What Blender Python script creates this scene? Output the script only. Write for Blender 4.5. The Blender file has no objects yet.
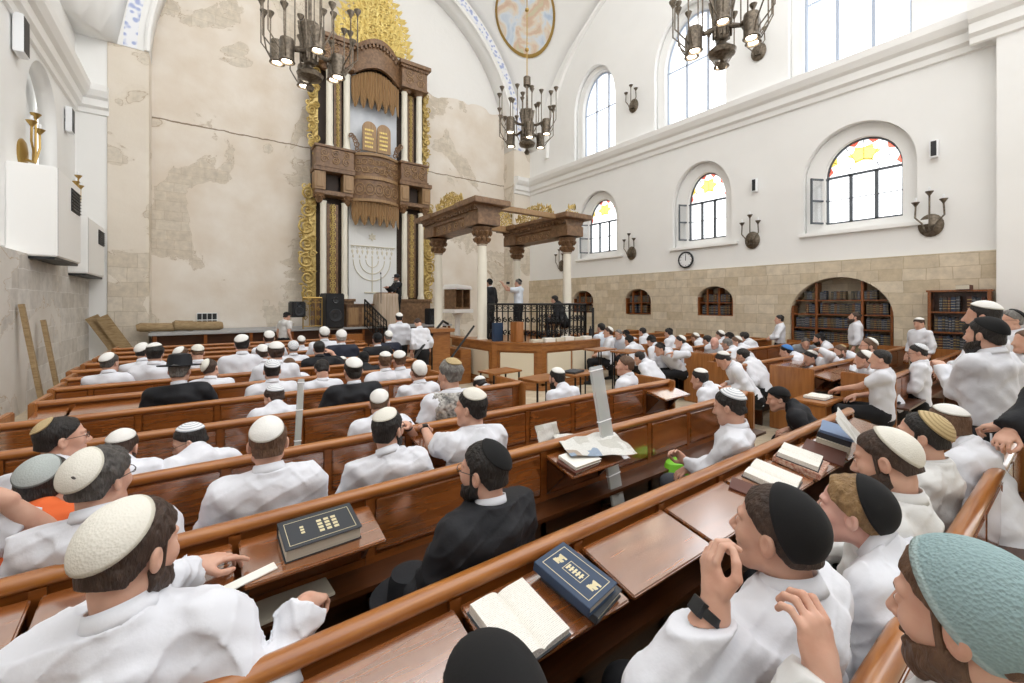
import bpy, bmesh, math, random
import numpy as np
from mathutils import Vector, Matrix, noise
random.seed(7); np.random.seed(7)
PI = math.pi
scene = bpy.context.scene
COL = scene.collection
# ---------------------------------------------------------------- camera model
YAW = math.atan(309/423.7); S, C = math.sin(YAW), math.cos(YAW); H = 1.9; FP = 423.7
def ray(x, y):
    u = (x-512)/FP
    return (S+C*u, C-S*u, (303-y)/FP)
def pY(x, y, Y):
    r = ray(x, y); t = Y/r[1]; return Vector((t*r[0], Y, H+t*r[2]))
def pX(x, y, X):
    r = ray(x, y); t = X/r[0]; return Vector((X, t*r[1], H+t*r[2]))
def pZ(x, y, z):
    r = ray(x, y); t = (z-H)/r[2]; return Vector((t*r[0], t*r[1], z))
def pD(x, y, d):
    r = ray(x, y); return Vector((d*r[0], d*r[1], H+d*r[2]))
cam = bpy.data.cameras.new('camera'); camo = bpy.data.objects.new('camera', cam); COL.objects.link(camo)
camo.location = (0, 0, H); camo.rotation_euler = (PI/2, 0, -YAW)
cam.sensor_width = 36; cam.lens = FP/1024*36; cam.shift_y = -(341.5-303)/1024; cam.clip_start = .05
scene.camera = camo
# ---------------------------------------------------------------- materials
MAT = {}
def nt(name):
    m = bpy.data.materials.new(name); m.use_nodes = True; MAT[name] = m
    return m, m.node_tree, m.node_tree.nodes['Principled BSDF']
def lin(c):
    if isinstance(c, str):
        c = [int(c[i:i+2], 16)/255 for i in (0, 2, 4)]
    return tuple((v/12.92 if v <= .04045 else ((v+.055)/1.055)**2.4) for v in c)+(1,)
def mat(name, col, rough=.5, metal=0, noise_s=0, noise_a=0, bump=0, bump_s=30, col2=None, coat=0, spec=.5, stretch=(1, 1, 1), sss=0):
    m, t, b = nt(name); c = lin(col)
    b.inputs['Base Color'].default_value = c; b.inputs['Roughness'].default_value = rough
    b.inputs['Metallic'].default_value = metal; b.inputs['Coat Weight'].default_value = coat
    b.inputs['Specular IOR Level'].default_value = spec
    N, L = t.nodes, t.links
    tc = N.new('ShaderNodeTexCoord'); mp = N.new('ShaderNodeMapping'); mp.inputs['Scale'].default_value = stretch
    L.new(tc.outputs['Object'], mp.inputs['Vector'])
    if noise_s:
        n = N.new('ShaderNodeTexNoise'); n.inputs['Scale'].default_value = noise_s; n.inputs['Detail'].default_value = 5
        L.new(mp.outputs[0], n.inputs['Vector'])
        r = N.new('ShaderNodeValToRGB'); r.color_ramp.elements[0].position = .3; r.color_ramp.elements[1].position = .7
        c2 = lin(col2) if col2 else tuple(v*(1-noise_a) for v in c[:3])+(1,)
        r.color_ramp.elements[0].color = c2; r.color_ramp.elements[1].color = c
        L.new(n.outputs['Fac'], r.inputs[0]); L.new(r.outputs[0], b.inputs['Base Color'])
    if bump:
        n2 = N.new('ShaderNodeTexNoise'); n2.inputs['Scale'].default_value = bump_s; n2.inputs['Detail'].default_value = 4
        L.new(mp.outputs[0], n2.inputs['Vector'])
        bp = N.new('ShaderNodeBump'); bp.inputs['Strength'].default_value = bump; bp.inputs['Distance'].default_value = .01
        L.new(n2.outputs['Fac'], bp.inputs['Height']); L.new(bp.outputs[0], b.inputs['Normal'])
    return m
def wood(name, c1, c2, rough=.3, coat=.3, stretch=(1.2, 14, 14)):
    m, t, b = nt(name); N, L = t.nodes, t.links
    tc = N.new('ShaderNodeTexCoord'); mp = N.new('ShaderNodeMapping'); mp.inputs['Scale'].default_value = stretch
    L.new(tc.outputs['Object'], mp.inputs[0])
    n = N.new('ShaderNodeTexNoise'); n.inputs['Scale'].default_value = 2.2; n.inputs['Detail'].default_value = 7; n.inputs['Distortion'].default_value = .8
    L.new(mp.outputs[0], n.inputs['Vector'])
    r = N.new('ShaderNodeValToRGB'); r.color_ramp.elements[0].position = .3; r.color_ramp.elements[1].position = .72
    r.color_ramp.elements[0].color = lin(c2); r.color_ramp.elements[1].color = lin(c1)
    L.new(n.outputs['Fac'], r.inputs[0]); L.new(r.outputs[0], b.inputs['Base Color'])
    b.inputs['Roughness'].default_value = rough; b.inputs['Coat Weight'].default_value = coat; b.inputs['Coat Roughness'].default_value = .15
    return m
def blocks(name, ca, cb, mortar, plaster=None, pl_fac=.5, bw=.62, bh=.3, crack=False, white_above=None, stain=None):
    """ashlar masonry in world metres, partly hidden under old plaster"""
    m, t, b = nt(name); N, L = t.nodes, t.links
    tc = N.new('ShaderNodeTexCoord'); sp = N.new('ShaderNodeSeparateXYZ'); L.new(tc.outputs['Object'], sp.inputs[0])
    ad = N.new('ShaderNodeMath'); ad.operation = 'ADD'; L.new(sp.outputs[0], ad.inputs[0]); L.new(sp.outputs[1], ad.inputs[1])
    cb_ = N.new('ShaderNodeCombineXYZ'); L.new(ad.outputs[0], cb_.inputs[0]); L.new(sp.outputs[2], cb_.inputs[1])
    nw = N.new('ShaderNodeTexNoise'); nw.inputs['Scale'].default_value = 3; L.new(tc.outputs['Object'], nw.inputs['Vector'])
    mx = N.new('ShaderNodeVectorMath'); mx.operation = 'SCALE'; mx.inputs['Scale'].default_value = .05; L.new(nw.outputs['Color'], mx.inputs[0])
    va = N.new('ShaderNodeVectorMath'); L.new(cb_.outputs[0], va.inputs[0]); L.new(mx.outputs[0], va.inputs[1])
    br = N.new('ShaderNodeTexBrick'); br.inputs['Scale'].default_value = 1; br.inputs['Brick Width'].default_value = bw
    br.inputs['Row Height'].default_value = bh; br.inputs['Mortar Size'].default_value = .009; br.inputs['Mortar Smooth'].default_value = .4
    br.inputs['Bias'].default_value = 0; br.offset = .45; br.squash = .7; br.squash_frequency = 3
    br.inputs['Color1'].default_value = lin(ca); br.inputs['Color2'].default_value = lin(cb); br.inputs['Mortar'].default_value = lin(mortar)
    L.new(va.outputs[0], br.inputs['Vector'])
    n1 = N.new('ShaderNodeTexNoise'); n1.inputs['Scale'].default_value = 5; n1.inputs['Detail'].default_value = 8; n1.inputs['Roughness'].default_value = .65
    L.new(tc.outputs['Object'], n1.inputs['Vector'])
    rp = N.new('ShaderNodeMapRange'); rp.inputs['From Min'].default_value = .3; rp.inputs['From Max'].default_value = .7
    rp.inputs['To Min'].default_value = .78; rp.inputs['To Max'].default_value = 1.06; L.new(n1.outputs['Fac'], rp.inputs[0])
    mm = N.new('ShaderNodeMix'); mm.data_type = 'RGBA'; mm.blend_type = 'MULTIPLY'; mm.inputs[0].default_value = 1
    L.new(br.outputs['Color'], mm.inputs[6]); L.new(rp.outputs[0], mm.inputs[7])
    out = mm.outputs[2]; hgt = br.outputs['Fac']
    if plaster:
        n2 = N.new('ShaderNodeTexNoise'); n2.inputs['Scale'].default_value = .42; n2.inputs['Detail'].default_value = 6; n2.inputs['Roughness'].default_value = .55; n2.inputs['Distortion'].default_value = .6
        L.new(tc.outputs['Object'], n2.inputs['Vector'])
        r2 = N.new('ShaderNodeValToRGB'); r2.color_ramp.elements[0].position = pl_fac-.015; r2.color_ramp.elements[1].position = pl_fac+.015
        L.new(n2.outputs['Fac'], r2.inputs[0])
        n3 = N.new('ShaderNodeTexNoise'); n3.inputs['Scale'].default_value = .9; n3.inputs['Detail'].default_value = 7
        L.new(tc.outputs['Object'], n3.inputs['Vector'])
        r3 = N.new('ShaderNodeValToRGB'); r3.color_ramp.elements[0].position = .3; r3.color_ramp.elements[1].position = .7
        r3.color_ramp.elements[0].color = lin(plaster[0]); r3.color_ramp.elements[1].color = lin(plaster[1]); L.new(n3.outputs['Fac'], r3.inputs[0])
        m2 = N.new('ShaderNodeMix'); m2.data_type = 'RGBA'; L.new(r2.outputs[0], m2.inputs[0]); L.new(r3.outputs[0], m2.inputs[6]); L.new(out, m2.inputs[7])
        out = m2.outputs[2]
        # a thin worn edge where plaster meets stone
        e = N.new('ShaderNodeMath'); e.operation = 'SUBTRACT'; e.inputs[1].default_value = pl_fac; L.new(n2.outputs['Fac'], e.inputs[0])
        e2 = N.new('ShaderNodeMath'); e2.operation = 'ABSOLUTE'; L.new(e.outputs[0], e2.inputs[0])
        e3 = N.new('ShaderNodeMath'); e3.operation = 'LESS_THAN'; e3.inputs[1].default_value = .0018; L.new(e2.outputs[0], e3.inputs[0])
        m3 = N.new('ShaderNodeMix'); m3.data_type = 'RGBA'; L.new(e3.outputs[0], m3.inputs[0]); L.new(out, m3.inputs[6]); m3.inputs[7].default_value = lin('c2b29c')
        out = m3.outputs[2]
    if crack:
        w = N.new('ShaderNodeMath'); w.operation = 'MULTIPLY_ADD'; w.inputs[1].default_value = .12; L.new(nw.outputs['Fac'], w.inputs[0]); L.new(sp.outputs[2], w.inputs[2])
        d = N.new('ShaderNodeMath'); d.operation = 'SUBTRACT'; d.inputs[1].default_value = 7.66; L.new(w.outputs[0], d.inputs[0])
        a = N.new('ShaderNodeMath'); a.operation = 'ABSOLUTE'; L.new(d.outputs[0], a.inputs[0])
        l = N.new('ShaderNodeMath'); l.operation = 'LESS_THAN'; l.inputs[1].default_value = .022; L.new(a.outputs[0], l.inputs[0])
        m4 = N.new('ShaderNodeMix'); m4.data_type = 'RGBA'; L.new(l.outputs[0], m4.inputs[0]); L.new(out, m4.inputs[6]); m4.inputs[7].default_value = lin('8d7c66')
        out = m4.outputs[2]
    if white_above:
        x0, z0 = white_above
        n5 = N.new('ShaderNodeTexNoise'); n5.inputs['Scale'].default_value = .9; L.new(tc.outputs['Object'], n5.inputs['Vector'])
        w = N.new('ShaderNodeMath'); w.operation = 'MULTIPLY_ADD'; w.inputs[1].default_value = 1.2; L.new(n5.outputs['Fac'], w.inputs[0]); L.new(sp.outputs[2], w.inputs[2])
        g1 = N.new('ShaderNodeMath'); g1.operation = 'GREATER_THAN'; g1.inputs[1].default_value = z0+.6; L.new(w.outputs[0], g1.inputs[0])
        g2 = N.new('ShaderNodeMath'); g2.operation = 'GREATER_THAN'; g2.inputs[1].default_value = x0; L.new(sp.outputs[0], g2.inputs[0])
        g = N.new('ShaderNodeMath'); g.operation = 'MULTIPLY'; L.new(g1.outputs[0], g.inputs[0]); L.new(g2.outputs[0], g.inputs[1])
        m5 = N.new('ShaderNodeMix'); m5.data_type = 'RGBA'; L.new(g.outputs[0], m5.inputs[0]); L.new(out, m5.inputs[6]); m5.inputs[7].default_value = lin('f0efec')
        out = m5.outputs[2]
    L.new(out, b.inputs['Base Color']); b.inputs['Roughness'].default_value = .9
    bp = N.new('ShaderNodeBump'); bp.inputs['Strength'].default_value = .35; bp.inputs['Distance'].default_value = .02
    L.new(n1.outputs['Fac'], bp.inputs['Height']); L.new(bp.outputs[0], b.inputs['Normal'])
    return m
mat('white_plaster', 'f3f3f1', .85, noise_s=1.2, noise_a=.03, bump=.05, bump_s=20)
mat('white_paint', 'f6f6f4', .5)
blocks('stone_back', 'e0d6c6', 'd8ccba', 'cfc2ae', plaster=('ede6dc', 'dccfbe'), pl_fac=.54, crack=True, white_above=(5.2, 11.0))
blocks('stone_pier', 'e2d8c8', 'd8ccb9', 'c8bba6', plaster=('ebe3d7', 'e1d7c8'), pl_fac=.52, bw=.7, bh=.42)
blocks('stone_left', 'dcd8d2', 'c9c3ba', 'e2dfda', plaster=('e0dcd6', 'd0cac1'), pl_fac=.42, bw=.55, bh=.36)
blocks('stone_right', 'dfd2bc', 'cdbda2', 'c2b298', bw=.58, bh=.27)
blocks('stone_floor', 'cdbfa8', 'c2b197', 'a2937b', bw=.5, bh=.5)
wood('pew_wood', '93531f', '6c3a14', .33, .4)
wood('pew_rail_wood', 'b57636', '8f5323', .28, .5)
wood('desk_wood', '9a5c2c', '74401c', .2, 1.0); MAT['desk_wood'].node_tree.nodes['Principled BSDF'].inputs['Coat IOR'].default_value = 2.8
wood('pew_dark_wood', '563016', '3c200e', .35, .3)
wood('end_wood', 'ac7038', '8c5626', .4, .3, (12, 12, 1.2))
wood('bimah_wood', 'a8703a', '87542a', .4, .3, (2, 2, 10))
wood('ark_wood', '8f6e4e', '61462f', .5, .15, (4, 4, 4))
wood('ark_light_wood', 'ab8a62', '8a6b48', .5, .15, (20, 20, 1))
wood('log_wood', 'b29a74', '8b7351', .8, 0, (3, 12, 12))
mat('ark_dark', '35261b', .6)
mat('gold', 'd9c07c', .4, .4, noise_s=8, col2='ab9050')
mat('gold_bright', 'f0dc90', .45, .25, noise_s=6, col2='d9bd6a')
mat('bronze', '85796a', .32, .7, noise_s=18, col2='4b443b')
mat('brass', 'b19355', .35, .8)
mat('cream_column', 'ece7d8', .45, noise_s=3, noise_a=.05)
mat('cream_panel', 'e0d6bf', .6)
mat('marble', 'dfe3e8', .3, noise_s=1.5, col2='b9bfc8', stretch=(1, 1, .4))
mat('curtain_cloth', 'eef0f0', .8, bump=.4, bump_s=8, stretch=(4, 4, .2))
mat('beige_cloth', 'cdbcab', .9, noise_s=3, col2='a8957f', stretch=(9, 9, .1), bump=.5, bump_s=4)
mat('black_metal', '17181a', .4, .3)
mat('black_plastic', '1c1e22', .5)
mat('grey_plastic', '8c9094', .5)
mat('white_plastic', 'f2f4f6', .4)
mat('paper', 'efece4', .7)
mat('page_edge', 'd9d2c0', .8, noise_s=4, noise_a=.15, stretch=(1, 1, 120))
mat('book_navy', '2b3f5a', .45)
mat('book_black', '33373d', .45)
mat('book_brown', '5a2f22', .5)
mat('book_red', 'a8513c', .55)
mat('book_blue', '6f86a8', .5)
mat('foil', 'dcd7c6', .5, .1)
mat('frame_grey', '5d6268', .4, .4)
mat('frame_pale', 'b4bfd0', .5); mat('bag_green', '7ac62c', .5)
mat('stage_grey', 'a9aaac', .5)
mat('cushion_blue', '3a6fb0', .7)
def glass(name, col=(1, 1, 1), alpha=.75):
    m, t, b = nt(name); N, L = t.nodes, t.links
    tr = N.new('ShaderNodeBsdfTransparent'); tr.inputs[0].default_value = tuple(col)+(1,)
    gl = N.new('ShaderNodeBsdfGlossy'); gl.inputs['Roughness'].default_value = .05
    mx = N.new('ShaderNodeMixShader'); mx.inputs[0].default_value = 1-alpha
    L.new(tr.outputs[0], mx.inputs[1]); L.new(gl.outputs[0], mx.inputs[2]); L.new(mx.outputs[0], N['Material Output'].inputs[0])
    return m
glass('clear_glass', (.98, .99, 1), .93)
glass('red_glass', (.85, .35, .28), .95)
glass('yellow_glass', (1, .86, .38), .95)
def clear_plastic():
    m, t, b = nt('clear_plastic'); N, L = t.nodes, t.links
    tr = N.new('ShaderNodeBsdfTransparent'); mx = N.new('ShaderNodeMixShader'); mx.inputs[0].default_value = .5
    b.inputs['Base Color'].default_value = lin('dfe3e4'); b.inputs['Roughness'].default_value = .2
    L.new(tr.outputs[0], mx.inputs[1]); L.new(b.outputs[0], mx.inputs[2]); L.new(mx.outputs[0], N['Material Output'].inputs[0])
clear_plastic()
def emis(name, col, s):
    m, t, b = nt(name); b.inputs['Base Color'].default_value = lin(col); b.inputs['Emission Color'].default_value = lin(col); b.inputs['Emission Strength'].default_value = s
emis('lamp_glow', 'fff0d8', 8)
# ---------------------------------------------------------------- mesh builder
class MB:
    def __init__(s): s.v = []; s.f = []; s.mi = []; s.cur = 0
    def add(s, vs, fs):
        o = len(s.v); s.v += [tuple(v) for v in vs]; s.f += [tuple(i+o for i in f) for f in fs]; s.mi += [s.cur]*len(fs); return s
    def box(s, x0, x1, y0, y1, z0, z1, M=None):
        vs = [Vector((x, y, z)) for x in (x0, x1) for y in (y0, y1) for z in (z0, z1)]
        if M is not None: vs = [M @ v for v in vs]
        return s.add(vs, [(0, 1, 3, 2), (4, 6, 7, 5), (0, 4, 5, 1), (2, 3, 7, 6), (0, 2, 6, 4), (1, 5, 7, 3)])
    def tube(s, pts, r, n=8, cap=True, sc=1.0):
        pts = [Vector(p) for p in pts]; rs = r if isinstance(r, (list, tuple)) else [r]*len(pts)
        vs = []; fs = []; up = None
        for i, p in enumerate(pts):
            d = (pts[min(i+1, len(pts)-1)]-pts[max(i-1, 0)]).normalized()
            if up is None: up = Vector((0, 0, 1)) if abs(d.z) < .9 else Vector((1, 0, 0))
            a = d.cross(up)
            if a.length < 1e-4: a = d.cross(Vector((0, 1, 0)))
            a.normalize(); b = a.cross(d).normalized(); up = b
            for k in range(n):
                t = 2*PI*k/n; vs.append(p+(a*math.cos(t)+b*math.sin(t)*sc)*rs[i])
        for i in range(len(pts)-1):
            for k in range(n): fs.append((i*n+k, i*n+(k+1) % n, (i+1)*n+(k+1) % n, (i+1)*n+k))
        if cap: fs.append(tuple(range(n))[::-1]); fs.append(tuple((len(pts)-1)*n+k for k in range(n)))
        return s.add(vs, fs)
    def lathe(s, prof, c=(0, 0, 0), n=20, M=None, a0=0, a1=2*PI, cap=True):
        """profile of (radius, z)"""
        vs = []; fs = []; full = abs(a1-a0-2*PI) < 1e-6; m = n if full else n+1
        for r, z in prof:
            for k in range(m):
                t = a0+(a1-a0)*k/n; v = Vector((r*math.cos(t), r*math.sin(t), z))
                if M is not None: v = M @ v
                vs.append(v+Vector(c))
        for i in range(len(prof)-1):
            for k in range(n):
                k2 = (k+1) % m; fs.append((i*m+k, i*m+k2, (i+1)*m+k2, (i+1)*m+k))
        if cap and prof[0][0] > 1e-5 and full: fs.append(tuple(range(m))[::-1])
        if cap and prof[-1][0] > 1e-5 and full: fs.append(tuple((len(prof)-1)*m+k for k in range(m)))
        return s.add(vs, fs)
    def prism(s, poly, f0, f1):
        """poly: list of 2d points; f0/f1 map a 2d point to 3d on both sides"""
        n = len(poly); vs = [Vector(f0(p)) for p in poly]+[Vector(f1(p)) for p in poly]
        return s.add(vs, [tuple(range(n))[::-1], tuple(range(n, 2*n))]+[(i, (i+1) % n, n+(i+1) % n, n+i) for i in range(n)])
    def build(s, name, m, parent=None, smooth=False, bevel=0, loc=None, rz=0, fix=True):
        me = bpy.data.meshes.new(name); me.from_pydata(s.v, [], s.f)
        ms = m if isinstance(m, (list, tuple)) else [m]
        for q in ms: me.materials.append(MAT[q] if isinstance(q, str) else q)
        if len(ms) > 1: me.polygons.foreach_set('material_index', s.mi)
        if fix:
            bm = bmesh.new(); bm.from_mesh(me); bmesh.ops.recalc_face_normals(bm, faces=bm.faces)
            if bevel: bmesh.ops.bevel(bm, geom=[e for e in bm.edges if len(e.link_faces) == 2 and e.calc_face_angle() > .6], offset=bevel, segments=2, affect='EDGES', clamp_overlap=True)
            bm.to_mesh(me); bm.free()
        if smooth: 
            me.polygons.foreach_set('use_smooth', [True]*len(me.polygons))
            if smooth != 'all':
                try: me.set_sharp_from_angle(angle=.7)
                except Exception: pass
        o = bpy.data.objects.new(name, me); COL.objects.link(o)
        if parent is not None: o.parent = parent
        if loc is not None: o.location = loc
        o.rotation_euler.z = rz
        return o
def tag(o, label=None, cat=None, group=None, kind=None):
    if label: o['label'] = label
    if cat: o['category'] = cat
    if group: o['group'] = group
    if kind: o['kind'] = kind
    return o
def empty(name, loc=(0, 0, 0), rz=0, label=None, cat=None, group=None, kind=None):
    o = bpy.data.objects.new(name, None); COL.objects.link(o); o.location = loc; o.rotation_euler.z = rz; o.empty_display_size = .1
    return tag(o, label, cat, group, kind)
def copy_tree(o, parent=None):
    c = o.copy(); COL.objects.link(c); c.parent = parent
    for ch in list(o.children): copy_tree(ch, c)
    return c
def struct(o): o['kind'] = 'structure'; return o
def plate(name, loops, thick, to3d, m, parent=None):
    """flat slab with holes: loops of 2d points (first is outline), extruded by thick; to3d maps (a,b,d)->xyz"""
    cu = bpy.data.curves.new('tmp', 'CURVE'); cu.dimensions = '2D'; cu.fill_mode = 'BOTH'; cu.extrude = .5
    for lp in loops:
        sp = cu.splines.new('POLY'); sp.points.add(len(lp)-1)
        for i, (a, b) in enumerate(lp): sp.points[i].co = (a, b, 0, 1)
        sp.use_cyclic_u = True
    tmp = bpy.data.objects.new('tmp', cu); COL.objects.link(tmp)
    dg = bpy.context.evaluated_depsgraph_get(); me = bpy.data.meshes.new_from_object(tmp.evaluated_get(dg))
    bpy.data.objects.remove(tmp)
    for v in me.vertices: v.co = Vector(to3d(v.co.x, v.co.y, (v.co.z+.5)*thick))
    me.materials.clear(); me.materials.append(MAT[m]); me.name = name
    bm = bmesh.new(); bm.from_mesh(me); bmesh.ops.remove_doubles(bm, verts=bm.verts, dist=1e-5); bmesh.ops.recalc_face_normals(bm, faces=bm.faces); bm.to_mesh(me); bm.free()
    o = bpy.data.objects.new(name, me); COL.objects.link(o)
    if parent is not None: o.parent = parent
    return o
def arch_loop(a0, a1, b0, spring, top, n=20):
    """arched opening outline: straight jambs to spring then half ellipse to top"""
    c = (a0+a1)/2; r = (a1-a0)/2
    pts = [(a0, b0), (a1, b0)]
    for k in range(n+1):
        t = PI*k/n; pts.append((c+r*math.cos(t), spring+(top-spring)*math.sin(t)))
    return pts
# ---------------------------------------------------------------- the room
XL, XR, YB, YF = -2.8, 12.9, 17.0, 16.2      # side walls, back wall, front of the back arch
CX, ZC = 5.33, 9.2
b = MB(); b.box(-3.4, 13.7, -3.5, 17.5, -.15, 0); struct(b.build('floor', 'stone_floor'))
b = MB(); b.box(-3.4, 13.7, YB, YB+.3, 0, 16.6); struct(b.build('wall_back', 'stone_back'))
# back arch plate: opening from floor to spring then semicircle
RA = 6.6
def yplate(y): return lambda a, b_, d: (a, y+d, b_)
loop = [(XL-.4, 9.2), (CX-RA, 9.2)]
for k in range(49):
    t = PI-PI*k/48; loop.append((CX+RA*math.cos(t), ZC+(RA)*math.sin(t)))
loop += [(CX+RA, 9.2), (XR+.5, 9.2), (XR+.5, 17), (XL-.4, 17)]
struct(plate('wall_back_arch', [loop], .85, yplate(YF), 'white_plaster'))
for sx, x0, x1 in ((-1, -2.16, CX-RA), (1, CX+RA, XR+.3)):
    b = MB(); b.box(x0, x1, YF, YB+.05, 0, 9.2)
    b.box(x0-.06, x1+.06, YF-.06, YB, 7.45, 7.6) if sx > 0 else None
    struct(b.build('wall_back_pier', 'stone_pier', bevel=.015))
b = MB(); b.box(XL-.3, -2.16, YF+.05, YB, 0, 9.3); struct(b.build('wall_back_return', 'white_plaster'))
# painted band that follows the arch (blue arabesque on white)
m, t_, bs = nt('painted_band'); N, L = t_.nodes, t_.links
tc = N.new('ShaderNodeTexCoord'); vo = N.new('ShaderNodeTexVoronoi'); vo.inputs['Scale'].default_value = 7; vo.feature = 'SMOOTH_F1'
L.new(tc.outputs['Object'], vo.inputs['Vector']); r = N.new('ShaderNodeValToRGB'); r.color_ramp.elements[0].position = .25; r.color_ramp.elements[1].position = .42
r.color_ramp.elements[0].color = lin('a9b6dc'); r.color_ramp.elements[1].color = lin('eff1f6'); L.new(vo.outputs['Distance'], r.inputs[0]); L.new(r.outputs[0], bs.inputs['Base Color'])
b = MB(); n = 60
for k in range(n+1):
    t = PI*k/n
    for rr in (6.86, 7.16): b.v.append((CX+rr*math.cos(t), YF-.012, ZC+rr*math.sin(t)*.985))
for k in range(n): b.f.append((2*k, 2*k+1, 2*k+3, 2*k+2)); b.mi.append(0)
struct(b.build('trim_1', 'painted_band', fix=False))
b = MB()
for rr in (6.64,): b.tube([(CX+rr*math.cos(PI*k/60), YF-.03, ZC+rr*math.sin(PI*k/60)) for k in range(61)], .07, 6)
struct(b.build('trim_2', 'white_paint', smooth=True))
# vault
RV2 = 7.2**2+.52*67.2
def vz(x, y):
    q = RV2-(x-CX)**2-.52*(y-8.0)**2
    return ZC+.0+(math.sqrt(q) if q > 0 else 0)
b = MB(); nx, ny = 56, 30; xs = [XL+(XR-XL)*i/nx for i in range(nx+1)]; ys = [8.3+(YF-8.3)*j/ny for j in range(ny+1)]
idx = {}
for j, y in enumerate(ys):
    for i, x in enumerate(xs): idx[i, j] = len(b.v); b.v.append((x, y, vz(x, y)))
for j in range(ny):
    for i in range(nx): b.f.append((idx[i, j], idx[i+1, j], idx[i+1, j+1], idx[i, j+1])); b.mi.append(0)
o = b.build('ceiling', 'white_plaster', smooth='all', fix=False); md = o.modifiers.new('s', 'SOLIDIFY'); md.thickness = .12; md.offset = 1; struct(o)
# painted medallion on the vault
m, t_, bs = nt('medallion_painting'); N, L = t_.nodes, t_.links
tc = N.new('ShaderNodeTexCoord'); n1 = N.new('ShaderNodeTexNoise'); n1.inputs['Scale'].default_value = 1.1; n1.inputs['Detail'].default_value = 5; n1.inputs['Distortion'].default_value = .8
L.new(tc.outputs['Object'], n1.inputs['Vector']); r = N.new('ShaderNodeValToRGB'); cr = r.color_ramp
cr.elements[0].position = .3; cr.elements[0].color = lin('b9cbe0'); cr.elements[1].position = .72; cr.elements[1].color = lin('c7cdb2')
for p, c in ((.42, 'dfe6ee'), (.5, 'e8dccb'), (.57, 'dcbfa9'), (.64, 'd9cfb4')): e = cr.elements.new(p); e.color = lin(c)
L.new(n1.outputs['Fac'], r.inputs[0]); L.new(r.outputs[0], bs.inputs['Base Color']); bs.inputs['Roughness'].default_value = .8
def hit_vault(px, py):
    r = Vector(ray(px, py)); lo = 3.0
    for k in range(4000):
        p = Vector((0, 0, H))+r*lo
        if p.z > vz(p.x, p.y) and p.y > 8: return p
        lo += .01
    return p
pc = hit_vault(525, 12); e_ = .05
nrm = Vector((-(vz(pc.x+e_, pc.y)-vz(pc.x-e_, pc.y))/(2*e_), -(vz(pc.x, pc.y+e_)-vz(pc.x, pc.y-e_))/(2*e_), 1)).normalized()
ta = nrm.cross(Vector((0, 0, 1))).normalized(); tb = ta.cross(nrm)
def med(rad, rings=8, seg=40, off=.03, r0=0):
    q = MB()
    for i in range(rings+1):
        rr = r0+(rad-r0)*i/rings
        for k in range(seg):
            p = pc+ta*rr*math.cos(2*PI*k/seg)+tb*rr*1.12*math.sin(2*PI*k/seg); p.z = vz(p.x, p.y); q.v.append(p-nrm*off)
    for i in range(rings):
        for k in range(seg): q.f.append((i*seg+k, i*seg+(k+1) % seg, (i+1)*seg+(k+1) % seg, (i+1)*seg+k)); q.mi.append(0)
    return q
MR = (pD(552, 12, (pc-Vector((0, 0, H))).length*.9)-pD(498, 12, (pc-Vector((0, 0, H))).length*.9)).length/2
mo = empty('ceiling_painting', pc, 0, 'round landscape painting in a thin gold ring on the white vault', 'painting')
for q, nm, mm_ in ((med(MR), 'painted_disc', 'medallion_painting'), (med(MR*1.06, 2, 40, .045, MR*.98), 'ring_frame', 'brass')):
    q.v = [tuple(Vector(v)-pc) for v in q.v]; q.build(nm, mm_, mo, smooth='all', fix=False)
# ---------------------------------------------------------------- right wall
def xplate(x): return lambda a, b_, d: (x+d, a, b_)
LW = [(11.02, 12.52, 3.96, 5.2, 6.12), (6.72, 8.0, 3.96, 5.2, 6.12), (2.6, 4.12, 3.93, 5.15, 6.0)]      # lower windows  y0,y1,base,spring,top
UW = [(10.95, 12.9, 7.9, 9.9, 11.4), (6.66, 8.9, 7.9, 10, 11.6), (2.45, 4.65, 7.9, 10, 11.6)]
NI = [(12.0, 13.2, 1.5, 2.0, 2.42), (9.24, 10.43, 1.47, 1.95, 2.42), (6.36, 7.54, 1.5, 1.95, 2.42), (2.7, 4.85, 0.0, 1.55, 2.55)]
out = [(-1.2, 2.97), (YF+.9, 2.97), (YF+.9, 17), (-1.2, 17)]
struct(plate('wall_right_upper', [out]+[arch_loop(*w) for w in LW+UW], .5, xplate(XR+.22), 'white_plaster'))
# splayed white linings in front of the lower windows: plate with larger openings
BW = [(w[0]-.28, w[1]+.42, w[2]-.22, w[3], w[4]+.32) for w in LW]
BU = [(w[0]-.05, w[1]+.25, w[2]-.05, w[3], w[4]+.2) for w in UW]
struct(plate('wall_right_face', [out]+[arch_loop(*w) for w in BW+BU], .22, xplate(XR), 'white_plaster'))
outs = [(-1.2, 0), (2.7, 0)]+[(2.7, 1.55)]+[(3.775-1.075*math.cos(PI*k/24), 1.55+1.0*math.sin(PI*k/24)) for k in range(1, 24)]+[(4.85, 1.55), (4.85, 0), (YF+.9, 0), (YF+.9, 2.97), (-1.2, 2.97)]
struct(plate('wall_right_stone', [outs]+[arch_loop(*w) for w in NI[:3]], .55, xplate(XR-.06), 'stone_right'))
b = MB(); b.box(XR+.5, XR+.62, -1.2, YF+.9, 0, 2.97); struct(b.build('wall_right_niche_back', 'stone_right'))
b = MB(); b.box(XR-.32, XR+.1, -1.2, 1.12, 0, 17); struct(b.build('wall_right_pier', 'white_plaster', bevel=.01))
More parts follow.
